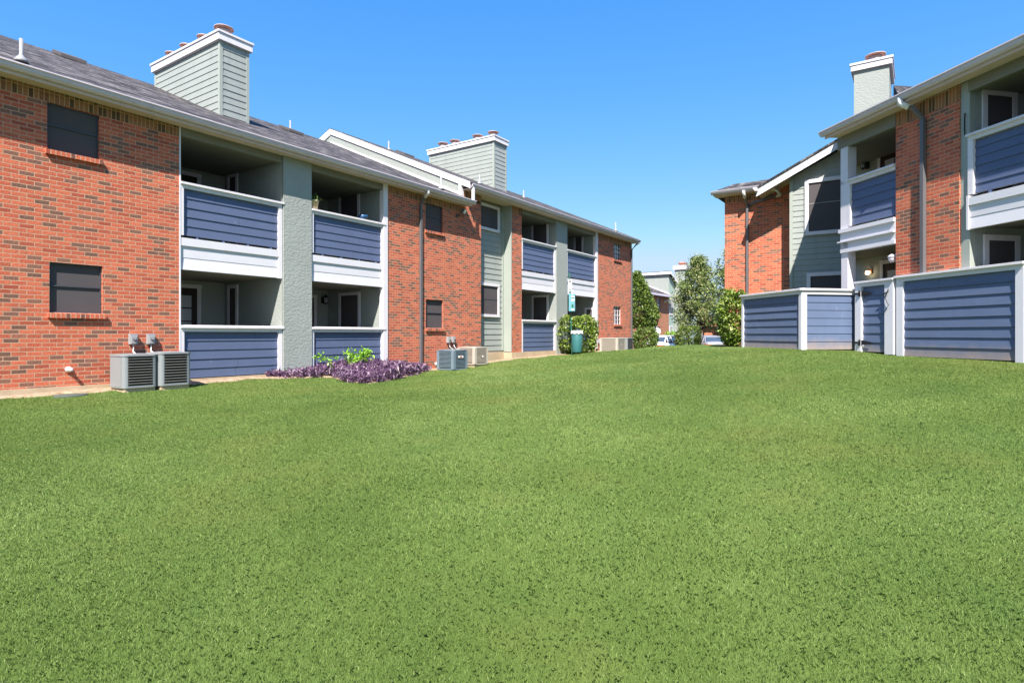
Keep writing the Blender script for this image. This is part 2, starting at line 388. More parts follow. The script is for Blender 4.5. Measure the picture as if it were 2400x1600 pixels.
for i in range(len(bed)):
    a=bed[i];b=bed[(i+1)%len(bed)]
    for q in range(6):
        f0,f1=q/6,(q+1)/6
        quad=[]
        for (px,py),f in ((a,f0),(b,f0),(b,f1),(a,f1)):
            x=cxb+(px-cxb)*f; y=cyb+(py-cyb)*f; X,Y=w2('L',x,y); quad.append((X,Y,g1(X,Y)+.03*(1 if f<.99 else -.3)))
        m_.face(quad,True)
o=m_.build('planting_bed_soil',M['soil']); o['kind']='structure'
# ------------------------------------------------------------------ blades and leaves
def mesh_from(name,V,tri_n,tone,mat,frame='W',base=-EYE,parent=None,quads=False):
    # V: (N,k,3) faces of k corners (eye based z)
    N,k,_=V.shape; me=bpy.data.meshes.new(name)
    if parent is not None: frame=parent['_f'];base=parent['_b']
    co=V.reshape(-1,3).copy(); co[:,2]-=base
    me.vertices.add(N*k); me.vertices.foreach_set('co',co.ravel().astype(np.float32))
    me.loops.add(N*k); me.loops.foreach_set('vertex_index',np.arange(N*k,dtype=np.int32))
    me.polygons.add(N); me.polygons.foreach_set('loop_start',np.arange(0,N*k,k,dtype=np.int32)); me.polygons.foreach_set('loop_total',np.full(N,k,dtype=np.int32))
    at=me.attributes.new('tone','FLOAT','FACE'); at.data.foreach_set('value',tone.astype(np.float32))
    me.materials.append(mat); me.update(calc_edges=True)
    o=bpy.data.objects.new(name,me); C.objects.link(o); o['_f']=frame;o['_b']=base
    if parent is not None:o.parent=parent
    else:
        (ox,oy),a=FR[frame]; o.location=(ox,oy,EYE+base); o.rotation_euler=(0,0,a)
    return o
def vnoise(X,Y,s,seed):
    r=np.random.default_rng(seed); G=r.random((64,64)); x=X/s;y=Y/s; i=np.floor(x).astype(int);j=np.floor(y).astype(int); fx=x-i;fy=y-j
    fx=fx*fx*(3-2*fx);fy=fy*fy*(3-2*fy); g=lambda a,b:G[a%64,b%64]
    return g(i,j)*(1-fx)*(1-fy)+g(i+1,j)*fx*(1-fy)+g(i,j+1)*(1-fx)*fy+g(i+1,j+1)*fx*fy
Vs=[];Ts=[]
for (y0,y1,dens,wd,ht) in [(1.2,3.4,20000,.0022,.016),(3.4,6,10500,.0030,.016),(6,10,5200,.0042,.015),(10,17,2600,.0070,.016),(17,33,900,.013,.018)]:
    a0,a1=y0,y1; y0,y1=y0*.82,y1*1.18
    area=(y1-y0)*(y1+y0)*.90+ (y1-y0)*1.6
    N=int(area*dens*1.0)
    Y=np.sqrt(rng.random(N)*(y1**2-y0**2)+y0**2); X=(rng.random(N)*2-1)*(Y*.90+.8)
    lx,ly=l2('L',X,Y); ok=ly<-(.20+.10*np.sin(lx*3.1)+.08*np.sin(lx*7.7+1)+.05*rng.random(N))
    ok&=(lx<22.3)|(ly<-.2)
    ok&=~inbed(lx,ly)
    rx,ry=l2('R',X,Y); ok&=(ry<-.12)|(rx<-1.5)
    px,py=l2('P',X,Y); ok&=~((py>-.03)&(px<.02)&(px>-9))
    ok&=~((rx<.1)&(rx>-1.4)&(py>-.03)&(px<.05))
    ok&=(Y<31)&(Y>1.5)&(rng.random(N)<np.clip((Y/a0-.82)/.36,0,1)*np.clip((1.18-Y/a1)/.36,0,1))
    X=X[ok];Y=Y[ok];N=len(X); Z=gz(X,Y)
    patch=vnoise(X+.3*Y,Y,1.0,3)*.55+vnoise(X,Y,.35,5)*.3+vnoise(X,Y,3.1,9)*.5-.06
    a=rng.random(N)*2*np.pi; ln=rng.normal(0,1.1,N); la=rng.random(N)*2*np.pi
    h=ht*(.65+.6*rng.random(N))*(.85+.25*patch); w=wd*(.7+.6*rng.random(N))
    dx=np.cos(a)*w*.5;dy=np.sin(a)*w*.5
    tip=np.stack([X+np.cos(la)*h*ln*.8,Y+np.sin(la)*h*ln*.8,Z+h],1)
    mid=np.stack([X+np.cos(la)*h*ln*.25,Y+np.sin(la)*h*ln*.25,Z+h*.55],1)
    b0=np.stack([X-dx,Y-dy,Z-.006],1); b1=np.stack([X+dx,Y+dy,Z-.006],1)
    m1=mid+np.stack([dx,dy,0*dx],1)*.9; m0=mid-np.stack([dx,dy,0*dx],1)*.9
    V=np.stack([b0,b1,m1,tip,m0],1)
    Vs.append(V); Ts.append(np.clip(.12+.50*patch+rng.normal(0,.22,N)-.05*np.clip((5-Y)/3,0,1)+.10*np.clip((Y-8)/10,0,1),0,1))
V=np.concatenate(Vs);T=np.concatenate(Ts); print('blades',len(V))
g=mesh_from('grass',V,5,T,M['grassblade']); tag(g,'short green mown grass covering the whole sloping lawn','grass',kind='stuff')
def leaves(n,pos,size,asp=.45,up=.0,seed=1,kink=.25,spread=1.0,dirs=None):
    r=np.random.default_rng(seed)
    d=r.normal(size=(n,3)) if dirs is None else dirs+r.normal(size=(n,3))*spread
    d[:,2]+=up; d/=np.linalg.norm(d,axis=1)[:,None]+1e-9
    q=r.normal(size=(n,3)); s=np.cross(d,q); s/=np.linalg.norm(s,axis=1)[:,None]+1e-9
    L=(size*(.65+.7*r.random(n)))[:,None]; W=L*asp
    nrm=np.cross(d,s)
    return np.stack([pos-d*L*.5,pos+s*W*.5+nrm*L*kink*.3,pos+d*L*.5,pos-s*W*.5+nrm*L*kink*.3],1)
def clumpy(n,seed,fn,clump=24,cr=.12):   # clumps of points on a shape's outside: fn(m,rng)->(m,3),(m,3)
    r=np.random.default_rng(seed); m=max(1,n//clump); c0,nn=fn(m,r)
    k=r.integers(0,m,n); p=c0[k]+r.normal(0,cr,(n,3)); t=r.normal(0,.16,m)[k]
    return p,nn[k],t
def plant(name,label,cat,X,Y,mat,n,size,fn,seed,trunk=None,asp=.45,clump=24,cr=.12,group=None,part='foliage',spread=.9,base=None):
    z=gm(X,Y) if base is None else base
    fk='F%d'%len(FR); FR[fk]=((X,Y),random.uniform(0,.3)*0)
    t=thing(name,label,cat,fk,z,group)
    p,nn,tt=clumpy(n,seed,fn,clump,cr); r=np.random.default_rng(seed+1)
    V=leaves(n,p,size,asp,.1,seed+2,dirs=nn,spread=spread); V[:,:,2]+=z
    V[:,:,2]=np.maximum(V[:,:,2],z+.01)
    mesh_from(part,V,4,np.clip(.42+tt+r.normal(0,.2,n),0,1),mat,parent=t)
    if trunk: 
        mb=MB(); trunk(mb,z); mb.build('trunk',M['bark'],t)
    return t
def ellip(rx,ry,rz,cz,inner=.55,box=2.0):   # superellipsoid shell
    def fn(m,r):
        d=r.normal(size=(m,3)); d/=np.linalg.norm(d,axis=1)[:,None]
        k=(np.abs(d)**box).sum(1)**(-1/box); p=d*k[:,None]*(inner+(1-inner)*r.random(m)**.45)[:,None]
        lump=1+.07*np.sin(d[:,0]*7+d[:,2]*5)+.05*np.cos(d[:,1]*9+d[:,2]*6); p*=lump[:,None]
        return p*np.array([rx,ry,rz])+np.array([0,0,cz]),d
    return fn
# ------------------------------------------------------------------ wall helper
def wall(mb,x0,x1,z0,z1,y,holes,dep=.1,back=None):
    xs=sorted({x0,x1}|{h for q in holes for h in q[:2]}); zs=sorted({z0,z1}|{h for q in holes for h in q[2:4]})
    for i in range(len(xs)-1):
        for j in range(len(zs)-1):
            a,b,c_,d=xs[i],xs[i+1],zs[j],zs[j+1]; mx,mz=(a+b)/2,(c_+d)/2
            if any(q[0]<mx<q[1] and q[2]<mz<q[3] for q in holes): continue
            mb.face([(a,y,c_),(b,y,c_),(b,y,d),(a,y,d)])
    for q in holes:
        a,b,c_,d=q[:4]; e=y+dep
        mb.face([(a,y,c_),(a,y,d),(a,e,d),(a,e,c_)]); mb.face([(b,y,d),(b,y,c_),(b,e,c_),(b,e,d)])
        mb.face([(a,y,d),(b,y,d),(b,e,d),(a,e,d)]); mb.face([(b,y,c_),(a,y,c_),(a,e,c_),(b,e,c_)])
def ywall(mb,y0,y1,z0,z1,x,out=-1):
    q=[(x,y0,z0),(x,y1,z0),(x,y1,z1),(x,y0,z1)]
    mb.face(q if out>0 else q[::-1])
def screen_window(par,x0,x1,z0,z1,y,bar=.46,sill=True,label=None):
    f=MB(); t=.022
    f.box(x0+.004,x0+t,y+.045,y+.085,z0+.004,z1-.004); f.box(x1-t,x1-.004,y+.045,y+.085,z0+.004,z1-.004)
    f.box(x0+t,x1-t,y+.045,y+.085,z1-t,z1-.004); f.box(x0+t,x1-t,y+.045,y+.085,z0+.004,z0+t)
    zb=z0+(z1-z0)*(1-bar); f.box(x0+t,x1-t,y+.042,y+.085,zb-.011,zb+.011)
    w=f.build('window',M['frame'],par)
    if label: w['label']=label
    p=MB(); p.box(x0+t,x1-t,y+.065,y+.078,z0+t,zb-.011); p.box(x0+t,x1-t,y+.065,y+.078,zb+.011,z1-t); p.build('screen',M['screen'],w)
    if sill:
        s=MB(); s.prof([(y-.055,z0-.085),(y-.055,z0-.01),(y+.09,z0+.012),(y+.09,z0-.085)],x0-.03,x1+.04); s.build('sill',M['sillb'],w)
    return w
M['sillb']=brick_mat('sill_brick',RED,[(.2,.08,.06),(.16,.07,.05)],.15,(.55,.36,.26,1),True)
def trim_window(par,x0,x1,z0,z1,y,tw=.095,grid=None,bar=.47,name='window'):
    f=MB(); p=.028
    f.box(x0,x0+tw,y-p,y+.03,z0+tw,z1-tw); f.box(x1-tw,x1,y-p,y+.03,z0+tw,z1-tw)
    f.box(x0-.004,x1+.004,y-p-.006,y+.03,z1-tw,z1); f.box(x0-.004,x1+.004,y-p-.006,y+.03,z0,z0+tw)
    w=f.build(name,M['white'],par); a,b,c_,d=x0+tw,x1-tw,z0+tw,z1-tw
    g_=MB(); zb=c_+(d-c_)*(1-bar); g_.box(a,b,y+.004,y+.02,c_,zb-.01); g_.box(a,b,y+.004,y+.02,zb+.01,d); g_.build('screen',M['screen'],w)
    h=MB(); h.box(a,b,y-.004,y+.016,zb-.01,zb+.01); h.build('mullion',M['frame'],w)
    return w
def grid_window(par,x0,x1,z0,z1,y,nx_=3,nz=4,sill=True,recess=.05):
    f=MB(); t=.02; e=y+recess
    f.box(x0,x0+t,e,e+.03,z0,z1); f.box(x1-t,x1,e,e+.03,z0,z1); f.box(x0+t,x1-t,e,e+.03,z1-t,z1); f.box(x0+t,x1-t,e,e+.03,z0,z0+t)
    for i in range(1,nx_): xx=x0+(x1-x0)*i/nx_; f.box(xx-.009,xx+.009,e+.002,e+.026,z0+t,z1-t)
    for j in range(1,nz):
        zz=z0+(z1-z0)*j/nz; wz=.018 if j==nz//2 else .008; f.box(x0+t,x1-t,e+.004,e+.024,zz-wz,zz+wz)
    w=f.build('window',M['white'],par); g_=MB(); g_.box(x0+t,x1-t,e+.026,e+.034,z0+t,z1-t); g_.build('pane',M['glass'],w)
    if sill:
        s=MB(); s.prof([(y-.05,z0-.085),(y-.05,z0-.01),(y+.09,z0+.01),(y+.09,z0-.085)],x0-.03,x1+.03); s.build('sill',M['sillb'],w)
    return w
def gutter(par,x0,x1,z,name='gutter',y=0):
    m=MB(); m.prof([(y-.30,z),(y-.30,z-.105),(y-.355,z-.11),(y-.395,z-.075),(y-.405,z-.03),(y-.43,z-.02),(y-.43,z),(y-.42,z),(y-.41,z-.015),(y-.31,z-.015),(y-.31,z)],x0,x1)
    return m.build(name,M['gutter'],par)
def soffit(par,x0,x1,z):
    m=MB(); m.box(x0,x1,-.298,-.265,z-.145,z-.012); m.box(x0,x1,-.265,.0,z-.125,z-.105); return m.build('soffit',M['cream'],par)
def roof_slab(par,x0,x1,z,w,p,back=True,y0=-.37,name='roof',th=.07):
    m=MB(); e=z+.0; zr=z+(w-y0)*p
    m.prof([(y0,e-.01),(w,zr-.01),(w,zr+th),(y0,e+th-.04)][::-1],x0,x1)
    if back: m.prof([(w+.0,zr+th),(w,zr-.01),(2*w+.4,e-.01),(2*w+.4,e+th-.04)][::-1],x0,x1)
    return m.build(name,M['shingle'],par)
def lap_panel(par,x0,x1,z0,z1,h,y,mat='navy',name='railing_panel',t=.02):
    m=MB(); m.lap(x0,x1,z0,z1,h,y,t); return m.build(name,M[mat],par)
def railing(par,x0,x1,ztop,zpb,h,y,tl=.09,tr=.09,mat='navy',full=None,cap_ext=.03,posts=True):
    """framed board panel with a sloping cap: cap top at ztop, panel bottom at zpb"""
    p=lap_panel(par,x0+tl,x1-tr,zpb,ztop-.125,h,y+.06,mat)
    b=MB(); b.box(x0+tl-.02,x1-tr+.02,y+.068,y+.10,zpb,ztop-.1); b.build('backing',M['sage'],p)
    c_=MB(); c_.prof([(y-.045,ztop-.055),(y-.045,ztop-.012),(y+.05,ztop+.004),(y+.14,ztop-.012),(y+.14,ztop-.055)],x0-cap_ext*.2,x1+cap_ext); c_.build('rail_cap',M['white'],p)
    f=MB(); f.box(x0,x1,y-.004,y+.10,ztop-.127,ztop-.055)
    if tl: f.box(x0,x0+tl,y-.002,y+.10,zpb-.01,ztop-.127)
    if tr: f.box(x1-tr,x1,y-.002,y+.10,zpb-.01,ztop-.127)
    f.build('rail_trim',M['white'],p)
    return p
def band(par,x0,x1,zt,zb,y,tr=.09,tl=0):
    m=MB(); a=x0+tl; b=x1-tr; h=zt-zb
    m.box(a,b,y+.0,y+.10,zt-h*.25,zt)           # top board stands proud
    m.box(a,b,y+.028,y+.10,zt-h*.62,zt-h*.25)
    m.box(a,b,y+.044,y+.10,zb+.004,zt-h*.62-.006); m.prof([(y+.018,zb),(y+.036,zt-h*.62+.006),(y+.044,zt-h*.62+.006),(y+.044,zb)],a,b)
    o=m.build('floor_band',M['whitewood'],par)
    if tr or tl:
        for (xa_,xb_) in ([(b,x1)] if tr else [])+([(x0,a)] if tl else []):
            f=MB(); f.box(xa_,xb_,y-.003,y+.10,zb-.01,zt+.04); f.build('band_post',M['white'],o)
    return o
def recess(par,x0,x1,dep,z0,z1,zf,ceil,left=True):
    """stucco lined recess behind a bay, with floors"""
    m=MB()
    m.face([(x0,dep,z0),(x1,dep,z0),(x1,dep,z1),(x0,dep,z1)])
    ywall(m,.10,dep,z0,z1,x0,1)
    q=[(x1,.0,z0),(x1,dep,z0),(x1,dep,z1),(x1,.0,z1)]; m.face(q[::-1])
    o=m.build('recess_wall',M['stucco'],par)
    f=MB(); f.box(x0+.002,x1-.002,.11,dep-.002,z0-.02,z0+.02); f.build('patio_floor',M['concrete'],par)
    f=MB(); f.box(x0+.002,x1-.002,.104,dep-.002,zf[0],zf[1]); f.build('balcony_floor',M['beam2'],par); f=MB(); f.box(x0+.002,x1-.002,.02,dep-.002,ceil,ceil+.06); f.build('ceiling',M['beam2'],par)
    return o
M['beam2']=paint('olive_ceiling',(.21,.195,.17,1),.08,.7)
def side_door(par,x,y0,y1,z0,z1,glass='screen',tw=.085,name='door',facing=-1):
    """framed opening on a wall whose plane is x = const"""
    m=MB(); e=.03*facing
    xa,xb=sorted((x,x+e))
    m.box(xa,xb,y0,y0+tw,z0,z1-tw); m.box(xa,xb,y1-tw,y1,z0,z1-tw); m.box(xa-.003,xb+.003,y0,y1,z1-tw,z1)
    w=m.build(name,M['white'],par); g_=MB(); xa,xb=sorted((x,x+.012*facing)); g_.box(xa,xb,y0+tw,y1-tw,z0,z1-tw); g_.build('screen',M[glass],w)
    return w
def back_door(par,x0,x1,z0,z1,y,lites=True,tw=.09):
    m=MB(); m.box(x0,x0+tw,y-.03,y,z0,z1-tw); m.box(x1-tw,x1,y-.03,y,z0,z1-tw); m.box(x0-.01,x1+.01,y-.034,y,z1-tw,z1)
    w=m.build('door',M['white'],par); a,b,c_=x0+tw,x1-tw,z1-tw
    l=MB(); l.box(a,b,y-.012,y-.002,z0,c_); l.build('door_leaf',M['door'],w)
    if lites:
        p=MB(); n_=5; wl=(b-a)-.24; hh=(c_-.14-z0-.25)/n_
        for i in range(n_):
            for k in range(2):
                xa=a+.12+k*(wl/2+.0); p.box(xa+.01,xa+wl/2-.012,y-.018,y-.013,z0+.25+i*hh,z0+.25+(i+1)*hh-.03)
        p.build('pane',M['pane'],w)
    return w
def lantern(par,x,y,z,lit=False):
    m=MB(); m.box(x-.05,x+.05,y-.02,y,z-.09,z+.09); m.tube([(x,y-.02,z+.03),(x,y-.08,z+.10),(x,y-.14,z+.10)],.012,6)
    m.lathe(x,y-.14,[(.02,z+.15),(.075,z+.09),(.08,z+.075),(.02,z+.07)],8)
    for k in range(6):
        a=math.pi/3*k; m.tube([(x+.068*math.cos(a),y-.14+.068*math.sin(a),z+.08),(x+.05*math.cos(a),y-.14+.05*math.sin(a),z-.08)],.006,4)
    m.lathe(x,y-.14,[(.055,z-.08),(.055,z-.09),(.015,z-.12)],8)
    o=m.build('wall_lantern',M['black'],par); g_=MB(); g_.lathe(x,y-.14,[(.045,z-.078),(.062,z+.068)],8); g_.build('lantern_glass',M['pane'],o); return o
def chimney(par,x0,x1,y0,y1,zb,zt,mat,flues,lapped=True):
    oh=.07; ch=.23
    m=MB()
    if lapped:
        m.box(x0+.012,x1-.012,y0+.012,y1-.012,zb,zt-ch)
        m.lap(x0+.07,x1-.07,zb,zt-ch,.165,y0+.012,.018)
        n0=len(m.v); n_=round((zt-ch-zb)/.165); hh=(zt-ch-zb)/n_
        for i in range(n_):
            a=zb+i*hh; c_=a+hh+.012 if i<n_-1 else a+hh
            m.profy([(x0-.006,a),(x0+.008,c_),(x0+.012,c_),(x0+.012,a)],y0+.07,y1-.07)
            m.profy([(x1+.006,a),(x1-.008,c_),(x1-.012,c_),(x1-.012,a)][::-1],y0+.07,y1-.07)
    else: m.box(x0,x1,y0,y1,zb,zt-ch)
    o=m.build('chimney',M[mat],par)
    if lapped:
        for xa,xb in ((x0-.01,x0+.07),(x1-.07,x1+.01)):
            for ya,yb in ((y0-.01,y0+.07),(y1-.07,y1+.01)):
                t=MB(); t.box(xa,xb,ya,yb,zb,zt-ch); t.build('corner_trim',M['sagetrim'],o)
    k=MB(); k.box(x0-oh,x1+oh,y0-oh,y1+oh,zt-ch,zt-.055); k.box(x0-oh-.025,x1+oh+.025,y0-oh-.025,y1+oh+.025,zt-.055,zt); k.build('chimney_cap',M['white'],o,bevel=.006)
    for (fx,fy,r) in flues:
        f=MB(); f.lathe(fx,fy,[(r*.80,zt-.01),(r*.80,zt+.21)],20); fo=f.build('flue',M['fluerim'],o)
        f=MB(); f.lathe(fx,fy,[(r*.80,zt+.205),(r*1.16,zt+.208)],24); f.build('flue_cap_underside',M['flue'],o)
        f=MB(); f.lathe(fx,fy,[(r*1.16,zt+.210),(r*1.22,zt+.211),(r*1.22,zt+.23),(r*.9,zt+.24),(r*.2,zt+.245)],24); f.build('flue_cap',M['fluerim'],o)
    return o
def pipe_vent(par,x,y,z,h=.34,r=.028):
    m=MB(); m.lathe(x,y,[(.10,z-.03),(.09,z+.01),(.04,z+.07),(r,z+.09),(r,z+h),(r*.8,z+h)],12); return m.build('pipe_vent',M['vent'],par)
def box_vent(par,x,y,z,p):
    m=MB(); s=.27
    f=lambda xx,yy:z+(yy-y)*p
    m.prism([(x-s,y-s),(x+s,y-s),(x+s,y+s),(x-s,y+s)],lambda a,b:f(a,b)+.02,lambda a,b:f(a,b)+.10)
    m.prism([(x-s*.8,y-s*.8),(x+s*.8,y-s*.8),(x+s*.8,y+s*.8),(x-s*.8,y+s*.8)],lambda a,b:f(a,b)-.02,lambda a,b:f(a,b)+.02)
    return m.build('roof_vent',M['brown'],par)
def downspout(par,path,w=.075,d=.055,elbow=None):
    m=MB(); m.tube(path,w*.62,4,True); o=m.build('downspout',M['gutterdk'],par)
    if elbow: 
        e=MB(); e.tube(elbow,w*.68,4,True); e.build('elbow',M['plastic'],o)
    return o
def disconnect(par,x,z,zb,bend=0):
    m=MB(); m.box(x-.065,x+.065,-.085,-.002,z-.09,z+.10); m.box(x-.05,x+.05,-.10,-.085,z-.08,z+.06)
    o=m.build('disconnect_box',M['vent'],par,bevel=.006)
    h=MB(); h.tube([(x-.02,-.105,z+.0),(x,-.125,z-.03),(x+.03,-.105,z+.0)],.01,5); h.build('pull_handle',M['black'],o)
    q=MB(); q.tube([(x,-.05,z-.09),(x+bend*.3,-.055,z-.22),(x+bend,-.16,zb)],.014,7); q.build('conduit',M['plastic'],o)
# ------------------------------------------------------------------ LEFT BUILDING
Lb=thing('apartment_building','long two storey red brick apartment building on the left with navy panelled balconies','apartment building','L',-1.25)
A_G=4.12; B_G=4.63; PI_=.44; W_=6.2
ZG=-1.25
wins=[(-2.13,-1.38,3.03,3.795),(-2.10,-1.33,.36,1.19)]
m=MB(); wall(m,-3.3,-.03,-.86,A_G-.32,0,wins); ywall(m,0,9.5,-.86,A_G-.12,-3.3,-1); m.build('brick_wall',M['brick'],Lb)
m=MB(); m.box(-3.3,-.03,.001,.3,A_G-.32,A_G-.12); m.build('soldier_course',M['soldier'],Lb)
for (a,b,c_,d) in wins: screen_window(Lb,a,b,c_,d,0)
wins2=[(6.91,7.67,3.02,3.81),(6.93,7.68,.19,1.02)]
m=MB(); wall(m,5.41,9.55,-1.03,B_G-.41,0,wins2); q=[(9.55,0,-1.03),(9.55,.36,-1.03),(9.55,.36,B_G-.1),(9.55,0,B_G-.1)]; m.face(q); m.face([(5.41,0,-1.03),(5.41,0,A_G),(5.41,.1,A_G),(5.41,.1,-1.03)]); m.build('brick_wall',M['brick'],Lb)
for (a,b,c_,d) in wins2: screen_window(Lb,a,b,c_,d,0)
m=MB(); m.box(5.42,8.56,-.003,.1,A_G-.32,A_G-.12); m.build('soldier_course',M['soldier'],Lb)
m=MB(); m.box(8.57,9.548,-.004,.1,B_G-.33,B_G-.12); m.build('soldier_course',M['soldier'],Lb)
# foundation
for q in ((-3.32,-.02,-.028,.3,ZG,-.86),(-.02,2.2,.0,.4,ZG,-.87),(3.0,5.3,0,.4,ZG,-.87),(9.57,11.28,.30,.6,ZG,-.60),(11.28,11.98,-.03,.3,ZG,-.62),(11.98,14.4,.0,.4,ZG,-.62),(15.26,17.9,.0,.4,ZG,-.62),(18.06,21.86,-.004,.3,ZG,-.70)):
    m=MB(); m.box(*q); m.build('foundation',M['concrete'],Lb)
# bays
def Lbay(x0,x1,z,lower_l=.07,up_l=.06,tr=.085,dep=2.3,full_right=False):
    recess(Lb,x0,x1,dep,z['pb']-.02,z['gut']-.1,(z['bb']+.0,z['bt']),z['gut']-.26)
    railing(Lb,x0,x1-(0 if not full_right else 0),z['r'],z['rb'],.18,0,up_l,tr)
    g_=MB()
    for k in range(4):
        xx=x0+.35+(x1-x0-.6)*k/3; g_.box(xx-.02,xx+.02,.045,.09,z['bt'],z['rb']+.02)
    g_.box(x0+.0,x1-.0,.3,.34,z['bt'],z['rb']-.0)
    g_.build('railing_bracket',M['navy'],Lb)
    band(Lb,x0,x1,z['bt'],z['bb'],0,tr,0)
    railing(Lb,x0,x1,z['lr'],z['pb'],.18,0,lower_l,tr)
    b=MB(); b.box(x0,x1,.0,.10,z['gut']-.29,z['gut']-.125); b.build('beam',M['beam'],Lb)
zA=dict(gut=A_G,r=2.96,rb=1.93,bt=1.875,bb=1.26,lr=.185,pb=-.85)
zB=dict(gut=B_G,r=3.46,rb=2.36,bt=2.29,bb=1.63,lr=.54,pb=-.61)
Lbay(0,2.22,zA); Lbay(3.0,5.30,zA)
Lbay(11.97,14.38,zB); Lbay(15.28,17.92,zB)
m=MB(); m.box(2.232,2.985,-.035,.3,-1.2,1.42); m.box(2.236,2.982,-.03,.3,1.42,A_G-.13); m.build('stucco_pillar',M['stucco'],Lb)
m=MB(); m.box(14.385,15.27,-.035,.3,-1.0,1.85); m.box(14.39,15.265,-.03,.3,1.85,B_G-.13); m.build('stucco_pillar',M['stucco'],Lb)
m=MB(); m.box(5.25,5.405,-.03,.12,-.85,A_G-.125); m.build('corner_post',M['white'],Lb)
m=MB(); m.box(17.86,18.05,-.03,.12,-.62,B_G-.125); m.build('corner_post',M['white'],Lb)
m=MB(); m.box(-.028,.0,-.008,.06,-.86,A_G-.125); m.build('corner_trim',M['white'],Lb)
# doors of the recesses
for (x,y0,y1,z0,z1) in [(2.22,1.72,2.16,-.85,1.20),(2.22,1.72,2.16,1.9,3.88),(5.30,.92,1.80,-.85,1.18),(5.30,.94,1.80,1.9,3.97)]:
    side_door(Lb,x,y0,y1,z0,z1)
for (x,y0,y1,z0,z1) in [(14.38,.32,1.10,-.6,1.57),(14.38,.32,1.11,2.3,4.47),(17.92,.10,.55,-.6,1.2),(17.92,.62,1.1,2.3,4.46)]:
    side_door(Lb,x,y0,y1,z0,z1)
back_door(Lb,.62,1.62,-.85,1.17,2.3); back_door(Lb,.62,1.62,1.9,3.78,2.3,False)
back_door(Lb,3.9,4.90,-.85,1.12,2.3); back_door(Lb,3.5,4.4,1.9,3.7,2.3,False)
lantern(Lb,5.12,2.3,.98); lantern(Lb,4.72,2.3,3.35)
# siding section
m=MB(); m.box(9.3,11.28,.36,.5,-.6,B_G-.12); m.lap(9.4,11.20,-.55,B_G-.30,.19,.355,.022); m.build('siding_wall',M['sage'],Lb)
m=MB(); m.box(11.20,11.285,.305,.36,-.55,B_G-.13); m.box(11.285,11.308,-.01,.36,-.60,B_G-.13); m.build('siding_trim',M['sagetrim'],Lb)
m=MB(); m.box(9.57,11.2,.30,.36,B_G-.30,B_G-.13); m.build('frieze_board',M['beam'],Lb); m=MB(); m.box(9.56,11.30,.001,.40,B_G-.13,B_G-.105); m.build('soffit',M['cream'],Lb)
trim_window(Lb,9.72,10.99,3.52,4.40,.305,.09); trim_window(Lb,9.72,10.99,.60,1.74,.305,.09)
m=MB(); wall(m,11.31,11.96,-.62,B_G-.40,0,[]); ywall(m,.0,.36,-.62,B_G-.12,11.31,-1); m.build('brick_wall',M['brick'],Lb)
m=MB(); m.box(11.312,11.958,-.002,.1,B_G-.40,B_G-.125); m.build('soldier_course',M['soldier'],Lb)
wins3=[(19.76,20.6,3.52,4.28),(19.76,20.6,.48,1.33)]
m=MB(); wall(m,18.06,21.88,-.70,B_G-.38,0,wins3); m.face([(21.88,0,-.9),(21.88,11,-.9),(21.88,11,B_G-.1),(21.88,0,B_G-.1)]); m.build('brick_wall',M['brick'],Lb)
m=MB(); m.box(18.062,21.878,-.002,.1,B_G-.38,B_G-.125); m.build('soldier_course',M['soldier'],Lb)
for (a,b,c_,d) in wins3: grid_window(Lb,a,b,c_,d,0)
# body behind (back and party walls so the block is closed)
m=MB(); m.box(-3.29,21.87,2.6,12.4,ZG,B_G-.4); m.build('rear_wall',M['farbrick'],Lb)
m=MB(); m.profy([(-3.3,A_G-.12),(-3.3,A_G+.02),(-3.28,A_G+.02),(-3.28,A_G-.12)],0,.01)
# roofs
rA=roof_slab(Lb,-3.55,8.54,A_G,W_,PI_); rB=roof_slab(Lb,8.51,22.05,B_G,W_,PI_,th=.09)
soffit(Lb,-3.5,8.72,A_G); soffit(Lb,8.6,21.98,B_G)
gutter(Lb,-3.55,8.78,A_G+.02); gutter(Lb,8.60,22.06,B_G+.02)
m=MB(); zr=lambda y,g_=B_G:g_+(y+.37)*PI_
# gable wall of the taller roof, standing above the lower roof
m=MB(); m.profy([(8.70,0)],0,0) if False else None
m.v+=[(8.54,.0,A_G-.1),(8.54,.0,zr(0)-.05),(8.54,W_,zr(W_)-.05),(8.54,2*W_,zr(0)-.05),(8.54,2*W_,A_G-.1)]+[(8.78,.0,A_G-.1),(8.78,.0,zr(0)-.05),(8.78,W_,zr(W_)-.05),(8.78,2*W_,zr(0)-.05),(8.78,2*W_,A_G-.1)]
m.f+=[(0,1,2,3,4),(9,8,7,6,5)]+[(i,5+i,5+(i+1)%5,(i+1)%5) for i in range(5)]; m.sm+=[False]*7
m.build('gable_wall',M['stucco'],Lb)
m=MB()
def rake(mb,x0,x1,ya,yb,g_,h,off=.02,p=PI_):
    za=g_+(ya+.37)*p+off; zb_=g_+(yb+.37)*p+off
    mb.prof([(ya,za-h),(yb,zb_-h),(yb,zb_),(ya,za)][::-1],x0,x1)
rake(m,8.505,8.538,-.37,W_,B_G,.20,.06)
zb_=zr(W_); m.prof([(W_,zb_+.055-.24),(2*W_+.3,zr(.07)-.18),(2*W_+.3,zr(.07)+.055),(W_,zb_+.055)][::-1],8.505,8.538)
m.build('rake_board',M['white'],Lb)
m=MB(); m.box(8.50,8.64,-.02,.08,A_G+.05,B_G+.05); m.build('gable_trim',M['white'],Lb)
m=MB(); m.prof([(.0,A_G+.37*PI_+.04),(W_,A_G+(W_+.37)*PI_+.05),(W_,A_G+(W_+.37)*PI_+.115),(.0,A_G+.37*PI_+.105)][::-1],8.51,8.54); m.build('flashing',M['white'],Lb)
